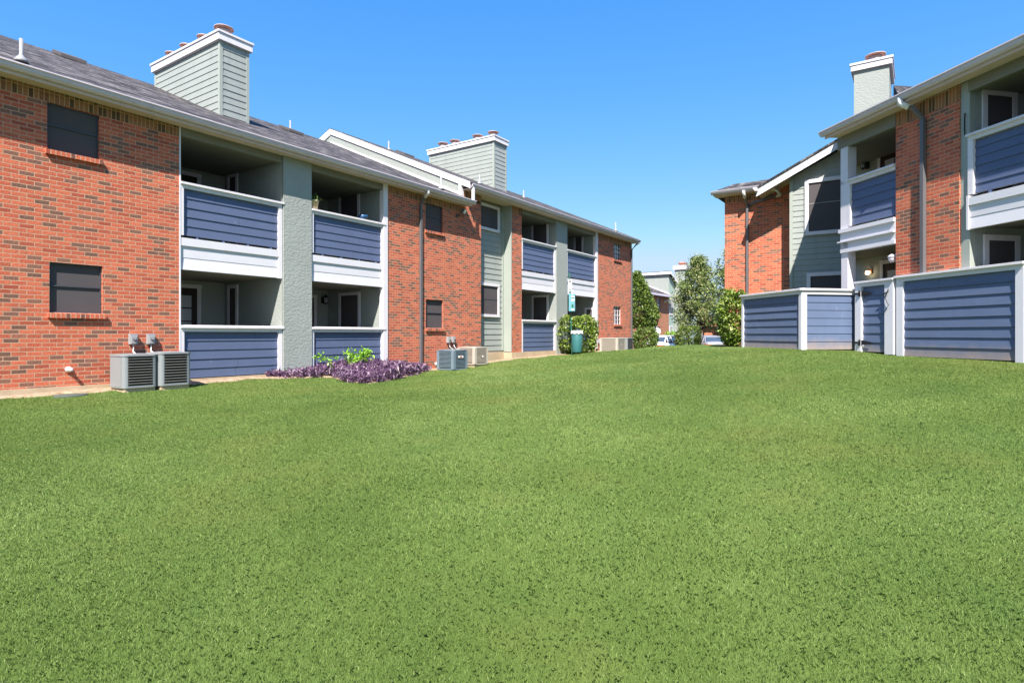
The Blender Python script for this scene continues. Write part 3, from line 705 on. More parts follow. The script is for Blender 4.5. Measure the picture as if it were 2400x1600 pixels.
m=MB(); m.tube([(8.68,-.36,B_G-.06),(8.68,-.36,A_G+.0)],.05,4); m.build('downspout',M['plastic'],Lb)
m=MB(); m.tube([(6.62,-.36,A_G-.02),(6.64,-.36,A_G-.13),(6.64,-.22,A_G-.24)],.056,8); e_=m
d_=downspout(Lb,[(6.64,-.22,A_G-.24),(6.66,-.055,A_G-.42),(6.66,-.055,-1.0)]); e_.build('elbow',M['plastic'],d_)
d_=downspout(Lb,[(21.80,-.30,B_G-.18),(21.74,-.055,B_G-.46),(21.74,-.055,-.72)]); e_=MB(); e_.tube([(21.9,-.36,B_G-.05),(21.9,-.36,B_G-.12),(21.80,-.28,B_G-.2)],.052,8); e_.build('elbow',M['plastic'],d_)
# chimneys
chimney(Lb,2.14,2.90,2.38,5.62,4.9,7.42,'sage',[(2.38,2.62,.19),(2.34,3.45,.15),(2.34,4.3,.15),(2.34,5.08,.15)])
chimney(Lb,13.55,14.42,2.38,5.85,5.4,8.02,'sage',[(13.82,2.62,.19),(13.80,3.4,.19),(13.77,4.6,.19),(13.75,5.25,.19)])
rz=lambda y,g_:g_+(y+.37)*PI_+.06
pipe_vent(rA,-2.5,-.1,rz(-.1,A_G)); box_vent(rA,.1,5.5,rz(5.5,A_G),PI_); pipe_vent(rA,6.3,5.45,rz(5.45,A_G)); box_vent(rA,5.95,4.9,rz(4.9,A_G),PI_); pipe_vent(rA,7.45,-.12,rz(-.12,A_G))
pipe_vent(rB,10.6,5.3,rz(5.3,B_G)); box_vent(rB,11.9,5.7,rz(5.7,B_G),PI_); pipe_vent(rB,11.3,1.4,rz(1.4,B_G)); pipe_vent(rB,17.6,3.6,rz(3.6,B_G)); pipe_vent(rB,21.3,.6,rz(.6,B_G),.42)
# small fittings
disconnect(Lb,-.86,-.085,-.36); disconnect(Lb,-.56,-.085,-.33); disconnect(Lb,7.88,-.16,-.5,.18); disconnect(Lb,8.10,-.15,-.5,.12); disconnect(Lb,17.15+1.0,-.28,-.7,.25); disconnect(Lb,18.5,-.24,-.5)
m=MB(); m.lathe(0,0,[(.045,0),(.045,.05),(.028,.06),(.028,.10),(.02,.11)],10)
from mathutils import Matrix
def spigot(x,z,mat='plastic'):
    m=MB(); m.lathe(0,0,[(.05,0),(.05,.03),(.026,.05),(.03,.13),(.012,.135)],10); m.xf(Matrix.Translation((x,0,z))@Matrix.Rotation(R(90),4,'X')); m.build('wall_spigot',M[mat],Lb)
spigot(-1.84,-.58); spigot(7.35,-.86); spigot(8.98,-.6); 
# floodlight
m=MB(); m.box(8.28,8.36,-.05,0,3.62,3.70); m.tube([(8.32,-.05,3.66),(8.38,-.12,3.74)],.015,6); i0=len(m.v); m.box(-.09,.09,-.05,.05,-.07,.07)
m.xf(Matrix.Translation((8.44,-.17,3.80))@Matrix.Rotation(R(18),4,'Z')@Matrix.Rotation(R(28),4,'X'),i0); o=m.build('floodlight',M['brown'],Lb)
m=MB(); m.box(-.082,.082,-.058,-.051,-.062,.062); m.xf(Matrix.Translation((8.44,-.17,3.80))@Matrix.Rotation(R(18),4,'Z')@Matrix.Rotation(R(28),4,'X')); m.build('floodlight_lens',M['lens'],o)
# ------------------------------------------------------------------ RIGHT BUILDING
Rb=thing('apartment_building','two storey brick and sage apartment building on the right behind the navy patio fences','apartment building','R',-.75)
G=4.60
m=MB(); wall(m,.01,1.40,-.5,G-.42,0,[]); ywall(m,0,.6,-.5,G-.12,.01,-1); m.face([(1.40,0,-.5),(1.40,.10,-.5),(1.40,.10,G-.12),(1.40,0,G-.12)]); m.build('brick_wall',M['brick'],Rb)
m=MB(); m.box(.012,1.398,-.002,.1,G-.42,G-.125); m.build('soldier_course',M['soldier'],Rb)
m=MB(); m.box(1.40,1.57,.03,.14,-.5,G-.125); m.build('corner_trim',M['sagetrim'],Rb)
m=MB(); m.tube([(1.49,.02,3.92),(1.515,-.015,3.84),(1.515,-.015,3.62),(1.49,.02,3.54)],.012,6); m.build('door_pull',M['black'],Rb)
# recess 2 (right)
m=MB()
m.face([(1.57,2.2,-.5),(5.4,2.2,-.5),(5.4,2.2,G),(1.57,2.2,G)]); m.face([(1.57,.14,-.5),(1.57,2.2,-.5),(1.57,2.2,G),(1.57,.14,G)]); m.build('recess_wall',M['stucco'],Rb)
m=MB(); m.box(1.572,5.4,.12,2.19,G-.28,G-.2); m.build('ceiling',M['beam2'],Rb); m=MB(); m.box(1.572,5.4,.12,2.19,1.9,2.3); m.build('ceiling',M['beam2'],Rb)
m=MB(); m.box(1.57,5.4,.0,.10,G-.33,G-.125); m.build('beam',M['beam'],Rb)
side_door(Rb,1.572,.28,1.02,2.35,4.34,facing=1,tw=.1); side_door(Rb,1.572,.31,1.08,-.4,1.77,facing=1,tw=.1)
railing(Rb,1.56,5.2,3.53,2.47,.165,0,.10,.1)
band(Rb,1.56,5.2,2.40,1.85,-.03,.09,.04)
m=MB()
for xx in (1.9,2.5,3.1): m.box(xx,xx+.05,.04,.09,2.4,2.5)
m.box(1.7,4.5,.5,.53,2.38,2.5); m.build('railing_bracket',M['navy'],Rb)
# recess 1 (left, one side open)
m=MB(); m.face([(-3.04,1.6,-.5),(.01,1.6,-.5),(.01,1.6,G),(-3.04,1.6,G)]); m.build('recess_wall',M['stucco'],Rb)
poly=[(-1.52,.1),(.0,.1),(.0,1.59),(-3.0,1.59)]
m=MB(); m.prism(poly,G-.33,G-.26); m.build('ceiling',M['beam2'],Rb); m=MB(); m.prism(poly,1.9,2.34); m.build('ceiling',M['beam2'],Rb)
m=MB(); m.box(-1.5,.0,.0,.12,G-.40,G-.125); m.prism([(-1.62,-.0),(-1.50,.0),(-3.02,1.52),(-3.14,1.52)],G-.40,G-.125); m.build('beam',M['beam'],Rb)
m=MB(); m.box(-1.52,-1.30,.0,.22,1.9,G-.40); m.box(-1.50,-1.30,.0,.2,-.5,1.86); m.build('column',M['white'],Rb)
railing(Rb,-1.30,.0,3.46,2.43,.165,0,.07,.0,cap_ext=0)
m=MB(); m.box(-1.54,.0,-.05,.1,2.29,2.37); m.box(-1.52,.0,-.01,.1,2.10,2.29); m.box(-1.56,.0,-.06,.1,2.07,2.10); m.box(-1.50,.0,.0,.1,1.92,2.07); m.box(-1.50,.0,-.03,.1,1.84,1.92); m.build('floor_band',M['whitewood'],Rb)
dd=.7071
def diag(mb,off,wd,z0,z1,a=-1.52,le=2.1):   # strip along the 45 degree open side
    mb.prism([(a,off),(a+wd,off),(a+wd-le*dd,off+le*dd),(a-le*dd,off+le*dd)],z0,z1)
m=MB(); diag(m,.02,.1,1.86,2.36); diag(m,.0,.12,3.38,3.45); m.build('side_band',M['white'],Rb)
m=MB(); diag(m,.06,.06,2.43,3.38,-1.50); m.build('railing_panel',M['navy'],Rb)
back_door(Rb,-2.2,-1.2,2.34,4.42,1.6); back_door(Rb,-2.12,-1.12,-.4,1.78,1.6)
lantern(Rb,-2.52,1.6,4.2)
m=MB(); m.box(-2.43,-2.36,1.55,1.6,1.50,1.62); m.tube([(-2.4,1.56,1.58),(-2.4,1.5,1.60),(-2.4,1.48,1.56)],.02,6); o=m.build('wall_lamp',M['flue'],Rb); m=MB(); m.ball((-2.4,1.48,1.52),.05); m.build('bulb',M['lit'],o)
m=MB(); m.tube([(.0,.1,1.62),(-.10,.06,1.60)],.03,8); m.ball((-.13,.05,1.55),.075,12,8); m.lathe(-.13,.05,[(.085,1.57),(.085,1.60),(.03,1.64)],12); m.build('dome_camera',M['gutter'],Rb)
# roof
rg=lambda x,y:G+(y+.37)*PI_
m=MB(); poly=[(-1.70,-.37),(5.6,-.37),(5.6,6.2),(-1.70-6.57,6.2)]
m.prism(poly,lambda x,y:rg(x,y)-.01,lambda x,y:rg(x,y)+.045); 
poly=[(-1.70-6.57,6.2),(5.6,6.2),(5.6,13),(-8.27,13)]; m.prism(poly,lambda x,y:rg(x,6.2)-(y-6.2)*PI_-.01,lambda x,y:rg(x,6.2)-(y-6.2)*PI_+.045); rR=m.build('roof',M['shingle'],Rb)
gutter(Rb,-1.72,5.6,G+.02)
m=MB(); m.box(-1.66,5.6,-.298,-.265,G-.145,G-.012); m.prism([(-1.62,-.265),(5.6,-.265),(5.6,.0),(-1.58,.0)],G-.125,G-.105); m.build('soffit',M['cream'],Rb)
d_=downspout(Rb,[(.62,-.24,G-.24),(.70,-.055,G-.50),(.70,-.055,1.16)],.085); e_=MB(); e_.tube([(.50,-.36,G-.04),(.50,-.36,G-.16),(.60,-.27,G-.26)],.058,8); e_.build('elbow',M['plastic'],d_)
m=MB(); m.box(-3.0,5.4,2.35,12.4,-.75,G-.3); m.face([(5.6,0,-.5),(5.6,12,-.5),(5.6,12,G),(5.6,0,G)]); m.build('rear_wall',M['farbrick'],Rb)
# wing: built in its own directions, converted into the building's frame
def conv(mb):
    for i,(x,y,z) in enumerate(mb.v):
        X,Y=w2('B',x,y); a,b=l2('R',X,Y); mb.v[i]=(a,b,z)
    return mb
class WB(MB):
    def build(s,name,mat,parent=None,**k): conv(s); return MB.build(s,name,mat,parent,**k)
# a child Empty would hide the depth rule, so every wing part carries converted vertices; brick needs wing-aligned coordinates
def brick_mat_rot(base,ang,name):
    m=base.copy(); m.name=name; t=m.node_tree
    tc=[n for n in t.nodes if n.type=='TEX_COORD'][0]
    for key,ty in (('Object','POINT'),('Normal','VECTOR')):
        ls=[l for l in t.links if l.from_socket==tc.outputs[key]]
        mp=t.nodes.new('ShaderNodeMapping'); mp.vector_type=ty; mp.inputs['Rotation'].default_value=(0,0,ang)
        tos=[l.to_socket for l in ls]
        for l in ls: t.links.remove(l)
        t.links.new(tc.outputs[key],mp.inputs[0])
        for s_ in tos: t.links.new(mp.outputs[0],s_)
    return m
dang=FR['R'][1]-FR['B'][1]
M['brickw']=brick_mat_rot(M['brick'],dang,'brick_wing'); M['soldierw']=brick_mat_rot(M['soldier'],dang,'soldier_wing')
WG=4.64; YB=.62
m=WB(); wall(m,-2.48,-.40,-.6,WG-.32,YB,[]); ywall(m,YB,6,-.6,WG-.1,-2.48,-1)
m.face([(-1.20,YB,WG-.32),(-.40,YB,WG-.32),(-.40,YB,WG+.05),(-1.20,YB,WG-.05)]); m.build('brick_wall',M['brickw'],Rb)
m=WB(); m.box(-2.478,-1.15,YB-.002,YB+.1,WG-.32,WG-.115); m.build('soldier_course',M['soldierw'],Rb)
m=WB(); m.profy([(-.42,-.6),(3.4,-.6),(3.4,6.45),(-.42,4.70)],.03,.2); m.lap(-.33,2.6,-.55,4.35,.165,.03,.02)
zt=4.35
while zt<6.2:   # gable boards shorten under the rake
    xa=(zt+.165-4.42)/.49-.75; m.lap(max(-.33,xa),2.9,zt,zt+.165,.165,.03,.02); zt+=.165
m.build('siding_wall',M['sage'],Rb)
m=WB(); m.box(-.42,-.33,-.012,.06,-.6,WG-.02); m.box(-.425,-.40,.06,YB,-.6,WG-.02); m.build('siding_trim',M['sagetrim'],Rb)
class TW: pass
def wtrim(x0,x1,z0,z1,y,tw,zbar):
    f=WB(); f.box(x0,x0+tw,y-.03,y+.03,z0+tw,z1-tw); f.box(x1-tw,x1,y-.03,y+.03,z0+tw,z1-tw); f.box(x0,x1,y-.036,y+.03,z1-tw,z1); f.box(x0,x1,y-.036,y+.03,z0,z0+tw); w=f.build('window',M['white'],Rb)
    g_=WB(); g_.box(x0+tw,x1-tw,y+.004,y+.02,z0+tw,zbar-.008); g_.box(x0+tw,x1-tw,y+.004,y+.02,zbar+.008,z1-tw); g_.build('screen',M['screen'],w)
    h=WB(); h.box(x0+tw,x1-tw,y-.002,y+.018,zbar-.008,zbar+.008); h.build('mullion',M['vent'],w)
wtrim(.0,1.24,2.93,4.57,-.022,.105,3.86); wtrim(.05,1.24,.2,1.82,-.022,.105,1.1)
# gable rake and roof of the wing
wz=lambda x:4.50+(x+1.08)*.49
def wr(mb,xa,xb,y0,y1,lo,hi):
    mb.v+=[(xa,y0,wz(xa)+lo),(xb,y0,wz(xb)+lo),(xb,y0,wz(xb)+hi),(xa,y0,wz(xa)+hi),(xa,y1,wz(xa)+lo),(xb,y1,wz(xb)+lo),(xb,y1,wz(xb)+hi),(xa,y1,wz(xa)+hi)]
    b=len(mb.v)-8
    for q in ((0,1,2,3),(7,6,5,4),(3,2,6,7),(1,0,4,5),(0,3,7,4),(2,1,5,6)): mb.f.append(tuple(b+i for i in q)); mb.sm.append(False)
m=WB(); wr(m,-1.30,3.2,-.36,-.32,-.20,.03); m.build('rake_board',M['white'],Rb)
m=WB(); wr(m,-1.30,-.34,-.32,YB,-.09,-.05); wr(m,-.34,3.2,-.32,0.0,-.09,-.05); m.build('soffit',M['cream'],Rb)
m=WB(); wr(m,-1.34,3.2,-.40,7,.03,.08); m.build('roof',M['shingle'],Rb)
# eave return of the gable with its little gutter
m=WB(); m.profy([(-1.36,4.42),(-1.30,4.34),(-1.24,4.34),(-1.24,4.45),(-1.36,4.46)],-.5,.3); m.build('gutter',M['gutter'],Rb)
# low hipped front roof
m=WB(); e0=WG; 
m.v+=[(-2.80,YB-.40,e0),(-1.20,YB-.40,e0),(-1.20,YB+.45,e0+.375),(-2.30,YB+.45,e0+.375),(-2.80,4,e0),(-2.30,4,e0+.375)]
m.v+=[(x,y,z-.06) for x,y,z in m.v[:6]]
m.f+=[(0,1,2,3),(0,3,5,4),(7,6,9,8),(6,10,11,9),(0,6,7,1),(4,10,6,0),(1,7,8,2),(3,2,8,9,11,5),(4,5,11,10)]; m.sm+=[False]*9; m.build('roof',M['shingle'],Rb)
m=WB(); m.prof([(YB+a_,e0+b_) for a_,b_ in ((-.40,.0),(-.40,-.10),(-.45,-.105),(-.49,-.06),(-.52,-.01),(-.52,.0))],-2.80,-1.18); m.build('gutter',M['gutter'],Rb)
m=WB(); m.box(-2.75,-1.2,YB-.398,YB,e0-.13,e0-.10); m.build('soffit',M['cream'],Rb)
def wdown(path,elbow,w=.075):
    m=WB(); m.tube(path,w*.62,4); o=m.build('downspout',M['gutterdk'],Rb); e=WB(); e.tube(elbow,w*.62,8); e.build('elbow',M['plastic'],o)
wdown([(-1.78,YB-.30,WG-.30),(-1.76,YB-.055,WG-.52),(-1.76,YB-.055,-.4)],[(-1.78,YB-.45,WG-.10),(-1.78,YB-.45,WG-.20),(-1.78,YB-.30,WG-.30)])
wdown([(-.88,YB-.06,WG-.30),(-1.70,YB-.06,WG-.46),(-1.76,YB-.06,WG-.62)],[(-1.0,YB-.40,WG-.10),(-.82,YB-.36,WG-.20),(-.76,YB-.14,WG-.30),(-.88,YB-.07,WG-.31)])
# right chimney with one flue
m=WB(); x0,x1,y0,y1,zt=1.22,2.10,.6,2.2,7.93; m.box(x0,x1,y0,y1,3,zt-.22); ch=m.build('chimney',M['stucco'],Rb)
m=WB(); m.box(x0-.075,x1+.075,y0-.075,y1+.075,zt-.22,zt-.06); m.box(x0-.1,x1+.1,y0-.1,y1+.1,zt-.06,zt); m.build('chimney_cap',M['white'],ch)
m=WB(); m.lathe(1.74,.98,[(.18,zt-.02),(.18,zt+.24)],24); m.build('flue',M['fluerim'],ch)
m=WB(); m.lathe(1.74,.98,[(.18,zt+.245),(.26,zt+.247)],24); m.build('flue_cap_underside',M['flue'],ch)
m=WB(); m.lathe(1.74,.98,[(.26,zt+.249),(.275,zt+.25),(.275,zt+.272),(.20,zt+.285),(.03,zt+.29)],24); m.build('flue_cap',M['fluerim'],ch)
# hip of the roof behind the chimney
m=MB(); X0=12.6;Y0=20.6; vsd=[]
for (x,y,z) in [(12.2,18.6,7.2),(14.6,19.2,7.2),(14.4,20.4,8.42),(12.9,20.2,8.42),(12.2,18.6,5.5),(14.6,19.2,5.5),(14.4,20.4,5.5),(12.9,20.2,5.5)]:
    a,b=l2('R',x,y); vsd.append((a,b,z))
m.v+=vsd; m.f+=[(0,1,2,3),(7,6,5,4),(4,5,1,0),(5,6,2,1),(6,7,3,2),(7,4,0,3)]; m.sm+=[False]*6; m.build('roof',M['shingle'],Rb)
# ------------------------------------------------------------------ PATIO FENCES
def fpanel(par,f,x0,x1,zt,zb,h,tl,tr,y=0,mat='navyf',zin=.12):
    """framed lap panel, built in frame f, parented to par (same frame)"""
    p=MB(); p.lap(x0+tl,x1-tr,zb,zt-zin,h,y+.045,.024); o=p.build('fence_panel',M[mat],par)
    b=MB(); b.box(x0+tl-.01,x1-tr+.01,y+.052,y+.09,zb,zt-.07); b.build('backing',M['navy'],o)
    c_=MB(); c_.prof([(y-.05,zt-.045),(y-.05,zt-.008),(y+.03,zt+.004),(y+.16,zt-.01),(y+.16,zt-.045)],x0-.02,x1+.02); c_.build('rail_cap',M['white'],o)
    t=MB(); t.box(x0,x1,y-.006,y+.1,zt-zin-.004,zt-.045)
    if tl: t.box(x0,x0+tl,y-.004,y+.1,zb-.03,zt-zin-.004)
    if tr: t.box(x1-tr,x1,y-.004,y+.1,zb-.03,zt-zin-.004)
    t.build('fence_trim',M['whitewood'],o); return o
kR=newframe('R',0,-.1)
F2=thing('patio_fence','tall navy board patio fence with white cap and a narrow gate, on the right','fence',kR,-.46)
fpanel(F2,kR,.13,2.60,1.17,-.42,.185,.16,.13)
m=MB(); m.box(2.60,2.72,.0,.12,-.45,1.12); m.build('fence_post',M['white'],F2)
m=MB(); m.box(2.62,2.70,.14,2.3,-.42,1.08); m.build('side_panel',M['navyf'],F2)
# gate
gt=MB(); gt.lap(-.76,-.13,-.36,1.02,.19,.035,.024); gate=gt.build('gate',M['navyf'],F2)
m=MB(); m.box(-.93,-.76,-.035,.05,-.40,1.10); m.box(-.13,.085,-.035,.05,-.40,1.10); m.box(-.76,-.13,-.03,.05,1.02,1.10); m.prof([(-.075,1.10),(-.075,1.14),(.11,1.15),(.11,1.10)],-.96,.10); m.build('gate_frame',M['whitewood'],gate)
m=MB(); m.box(-.74,-.14,.042,.07,-.36,1.08); m.build('backing',M['navy'],gate)
for z in (.88,-.17):
    m=MB(); m.prism([(-.94,-.048),(-.80,-.048),(-.80,-.035),(-.94,-.035)],z-.02,z+.02); m.box(-.82,-.77,-.055,-.037,z-.06,z+.06); m.tube([(-.795,-.06,z-.06),(-.795,-.06,z+.06)],.012,6)
    m.v+=[(-.77,-.03,z-.055),(-.50,-.03,z-.015),(-.50,-.03,z+.015),(-.77,-.03,z+.055),(-.77,-.018,z-.055),(-.50,-.018,z-.015),(-.50,-.018,z+.015),(-.77,-.018,z+.055)]; b=len(m.v)-8
    for q in ((0,1,2,3),(7,6,5,4),(0,4,5,1),(1,5,6,2),(2,6,7,3),(3,7,4,0)): m.f.append(tuple(b+i for i in q)); m.sm.append(False)
    m.build('hinge',M['black'],gate)
m=MB(); m.tube([(-.14,-.06,.82),(-.02,-.06,.86)],.014,6); m.tube([(-.02,-.06,.86),(-.01,-.06,.92)],.01,6); m.tube([(-.06,-.06,.84),(-.09,-.06,.76),(-.04,-.062,.66),(.0,-.06,.60),(-.06,-.055,.52),(-.12,-.05,.46)],.007,5); m.build('latch',M['black'],gate)
F1=thing('patio_fence','low navy board patio enclosure with two panels meeting at a white corner post','fence','P',-.36)
fpanel(F1,'P',-2.29,-.0,1.0,-.32,.175,.07,.06)
# the second panel stands at right angles (its frame is Q); convert its vertices
class QB(MB):
    def build(s,name,mat,parent=None,**k):
        for i,(x,y,z) in enumerate(s.v):
            X,Y=w2('Q',x,y); a,b=l2('P',X,Y); s.v[i]=(a,b,z)
        return MB.build(s,name,mat,parent,**k)
p=QB(); p.lap(.12,1.36,-.32,.87,.17,.035,.016); o=p.build('fence_panel',M['navyf'],F1)
p=QB(); p.box(.1,1.36,.042,.08,-.32,.9); p.build('backing',M['navy'],o)
p=QB(); p.prof([(-.05,.955),(-.05,.992),(.03,1.004),(.14,.99),(.14,.955)],-.03,1.36); p.build('rail_cap',M['white'],o)
p=QB(); p.box(-.0,1.36,-.008,.06,.87,.953); p.box(-.0,.12,-.01,.10,-.34,.87); p.build('fence_trim',M['white'],o)
# ------------------------------------------------------------------ AIR CONDITIONERS
def rsq(h,r,n=5):
    pts=[]
    for cx,cy,a0 in ((h-r,h-r,0),(-h+r,h-r,90),(-h+r,-h+r,180),(h-r,-h+r,270)):
        for k in range(n+1):
            a=R(a0+90*k/n); pts.append((cx+r*math.cos(a),cy+r*math.sin(a)))
    return pts
def ac_unit(t,out,base,label,h=.56,s=.28,style='grey',rot=0,group='air conditioning units along the left building'):
    f=newframe('L',t,-out,rot); u=thing('air_conditioner',label,'air conditioner',f,base,group)
    z0=base+.05; zt=base+h
    if style=='grey': body,cage,lid='metaldk','metal','metal'
    elif style=='beige': body,cage,lid='beige','beige','beige'
    else: body,cage,lid='bluegrey','bluegrey','bluegrey'
    m=MB(); m.prism(rsq(s-.03,.06),z0,zt-.04); m.build('coil',M[body],u)
    m=MB(); m.prism([(-s+.03,-s+.03),(s-.03,-s+.03),(s-.03,s-.03),(-s+.03,s-.03)],base-.2,base+.03); m.build('pad',M['concrete'],u)
    m=MB(); m.prism(rsq(s,.07),base+.03,base+.065)
    if style=='grey':
        for cx,cy in ((-1,-1),(1,-1),(1,1),(-1,1)):   # rounded corner posts
            P_=[]
            for k in range(6):
                a=math.atan2(cy,cx)-R(50)+R(100)*k/5; P_.append((cx*(s-.07)+.07*math.cos(a),cy*(s-.07)+.07*math.sin(a)))
            P_+= [(cx*(s-.10),cy*(s-.10))]
            m.prism(P_,z0,zt-.03)
        m.box(-s-.004,-s+.02,-s+.07,s-.07,z0,zt-.04)   # closed service side
    o=m.build('cabinet',M[cage],u)
    m=MB(); nl=10 if style=='grey' else 13; pitch=(zt-z0-.08)/nl
    for k in range(nl):
        zc=z0+.03+pitch*(k+.5)
        d=.0065 if style=='grey' else pitch*.32
        for (a,b) in ((-s+.085,s-.085),):
            m.prof([(-s-.004,zc-d),(-s-.012,zc),(-s+.012,zc+d),(-s+.022,zc+d*.2)],a,b)
            m.prof([(s+.004,zc-d),(s+.012,zc),(s-.012,zc+d),(s-.022,zc+d*.2)][::-1],a,b)
            m.profy([(s+.004,zc-d),(s+.012,zc),(s-.012,zc+d),(s-.022,zc+d*.2)][::-1],a,b)
            if style!='grey': m.profy([(-s-.004,zc-d),(-s-.012,zc),(-s+.012,zc+d),(-s+.022,zc+d*.2)],a,b)
    if style!='grey':
        for cx,cy in ((-1,-1),(1,-1),(1,1),(-1,1)): m.box(min(cx*(s-.09),cx*(s+.006)),max(cx*(s-.09),cx*(s+.006)),min(cy*(s-.09),cy*(s+.006)),max(cy*(s-.09),cy*(s+.006)),z0,zt-.03)
    m.build('louvers',M['louver'] if style=='grey' else M[cage],o)
    # lid as a ring round the fan opening
    m=MB(); out_=rsq(s+.012,.09,7); N_=len(out_); inn=[]
    for (x,y) in out_:
        a=math.atan2(y,x); inn.append((.215*math.cos(a)*s/.28,.215*math.sin(a)*s/.28))
    for k in range(N_):
        j=(k+1)%N_
        m.face([(*out_[k],zt-.035),(*out_[j],zt-.035),(*out_[j],zt-.008),(*out_[k],zt-.008)])
        m.face([(*out_[k],zt-.008),(*out_[j],zt-.008),(*inn[j],zt),(*inn[k],zt)],True)
        m.face([(*inn[k],zt),(*inn[j],zt),(inn[j][0]*.97,inn[j][1]*.97,zt-.05),(inn[k][0]*.97,inn[k][1]*.97,zt-.05)])
    m.face([(x,y,zt-.035) for x,y in out_[::-1]])
    o2=m.build('lid',M[lid],u)
    m=MB()
    for rr in (.06,.11,.16,.205):
        m.tube([(rr*s/.28*math.cos(2*math.pi*k/24),rr*s/.28*math.sin(2*math.pi*k/24),zt+.004) for k in range(25)],.0035,4)
    for k in range(8): a=math.pi*k/8; q=.213*s/.28; m.tube([(q*math.cos(a),q*math.sin(a),zt+.002),(-q*math.cos(a),-q*math.sin(a),zt+.002)],.0035,4)
    m.build('fan_grille',M['vent'],o2)
    m=MB(); m.lathe(0,0,[(.2*s/.28,zt-.052),(.2*s/.28,zt-.049)],20)
    m.build('fan_well',M['black'],o2)
    return u
ac_unit(-1.04,.47,-.935,'grey round cornered air conditioner standing leftmost beside the brick wall',.60,.275)
ac_unit(-.47,.50,-.93,'grey round cornered air conditioner between its twin and the navy patio panel',.62,.275)
u=ac_unit(7.36,.62,-1.03,'blue grey air conditioner with a small white and red badge',.60,.31,'blue')
m=MB(); m.box(-.12,.10,-.334,-.327,-.66,-.60); o=m.build('badge',M['label'],u); m=MB(); m.box(-.06,.04,-.337,-.334,-.645,-.615); m.build('badge_mark',M['redink'],o)
m=MB(); m.box(.327,.333,-.28,-.06,-.84,-.58); m.build('rating_label',M['label'],u); m=MB(); m.box(.327,.334,-.04,.06,-.68,-.58); m.build('energy_label',M['yellow'],u)
u=ac_unit(8.48,.50,-.93,'beige louvred air conditioner behind the blue grey one near the sage siding',.56,.33,'beige')
m=MB(); m.lathe(0,0,[(.03,0),(.03,.01)],14); m.xf(Matrix.Translation((.05,-.34,-.66))@Matrix.Rotation(R(90),4,'X')); m.build('badge',M['label'],u)
u=ac_unit(18.3,.62,-.80,'beige louvred air conditioner at the far end of the left building',.66,.42,'beige')
m=MB(); m.lathe(0,0,[(.03,0),(.03,.01)],14); m.xf(Matrix.Translation((-.05,-.43,-.42))@Matrix.Rotation(R(90),4,'X')); m.build('badge',M['label'],u)
ac_unit(19.45,.60,-.80,'grey open louvred air conditioner beside the far corner downspout',.66,.36)
# ------------------------------------------------------------------ small things on balconies and in the grass
f=newframe('L',3.12,.06); t=thing('flower_pot','cream clay pot with a small green plant on the upper balcony rail','plant pot',f,2.955)
m=MB(); m.lathe(0,0,[(.075,2.957),(.10,3.13),(.112,3.13),(.112,3.165),(.095,3.165)],18); m.build('pot',M['terra'],t)
r_=np.random.default_rng(3); pp=r_.normal(0,.055,(170,3)); pp[:,2]=np.abs(pp[:,2])*1.0+3.17
mesh_from('foliage',leaves(170,pp,.07,.3,.5,4),4,r_.random(170)*.6,M['holly'],parent=t)
f=newframe('L',4.62,.06); t=thing('planter_bowl','shallow blue glazed bowl on the upper balcony rail near the white post','bowl',f,2.955)
m=MB(); m.lathe(0,0,[(.07,2.957),(.12,3.0),(.13,3.06),(.118,3.06),(.10,3.03)],18); m.build('bowl',M['blueglaze'],t)
X,Y=w2('L',-1.98,-.52); f='F%d'%len(FR); FR[f]=((X,Y),FR['L'][1]); zz=g1(X,Y)
m=MB(); m.lathe(0,0,[(.24,zz-.07),(.24,zz+.015),(.22,zz+.03),(.05,zz+.032)],24); m.v=[(x*1.0,y*.6,z) for x,y,z in m.v]; o=m.build('drain_cover',paint('drain_plastic',(.10,.115,.10,1),.2,.85,spec=.1),None,f,zz-.05); tag(o,'round grey drain cover set in the grass beside the brick wall','drain cover')
# downspout splash piece seen at the left frame edge
d_=downspout(Lb,[(-2.80,-.055,A_G-.3),(-2.80,-.055,-.6),(-2.80,-.06,-1.0)],.07) if False else None
# dog waste station
sx,sy=2.27,22.3; zb=g1(sx,sy); f='F%d'%len(FR); FR[f]=((sx,sy),R(-12)); S=thing('pet_waste_station','green pet waste station with pole, sign, bag box and teal bin before the round shrub','waste station',f,zb)
m=MB(); m.tube([(-.01,0,zb-.05),(-.03,0,zb+.32)],.045,4); m.tube([(-.03,0,zb+.30),(-.13,0,2.32)],.032,4); m.build('pole',M['postgreen'],S)
m=MB(); m.box(-.155,-.03,-.05,-.035,1.63,2.05); o=m.build('sign',M['label'],S)
m=MB(); m.box(-.14,-.05,-.056,-.05,1.96,2.01); m.box(-.115,-.085,-.056,-.05,1.78,1.92); m.box(-.13,-.10,-.056,-.05,1.73,1.77); m.box(-.075,-.05,-.056,-.05,1.73,1.79); m.box(-.14,-.05,-.056,-.05,1.66,1.69); m.build('sign_print',M['ink'],o)
m=MB(); m.box(-.13,.10,-.22,-.03,.86,1.50); o=m.build('bag_dispenser',M['lightblue'],S,bevel=.012)
m=MB(); m.box(-.03,.08,-.226,-.22,1.38,1.43); m.box(-.03,.08,-.226,-.22,1.24,1.33); m.box(-.02,.07,-.226,-.22,.90,.95); m.build('dispenser_print',M['label'],o)
m=MB(); m.box(-.02,.05,-.226,-.22,1.00,1.12); m.box(-.01,.06,-.226,-.22,1.345,1.37); m.build('dispenser_mark',M['postgreen'],o)
m=MB(); m.lathe(.17,-.16,[(.17,zb+.12),(.185,zb+.15),(.21,zb+.85),(.19,zb+.88),(.16,zb+.885)],22); m.build('bin',M['teal'],S)
m=MB(); N_=26
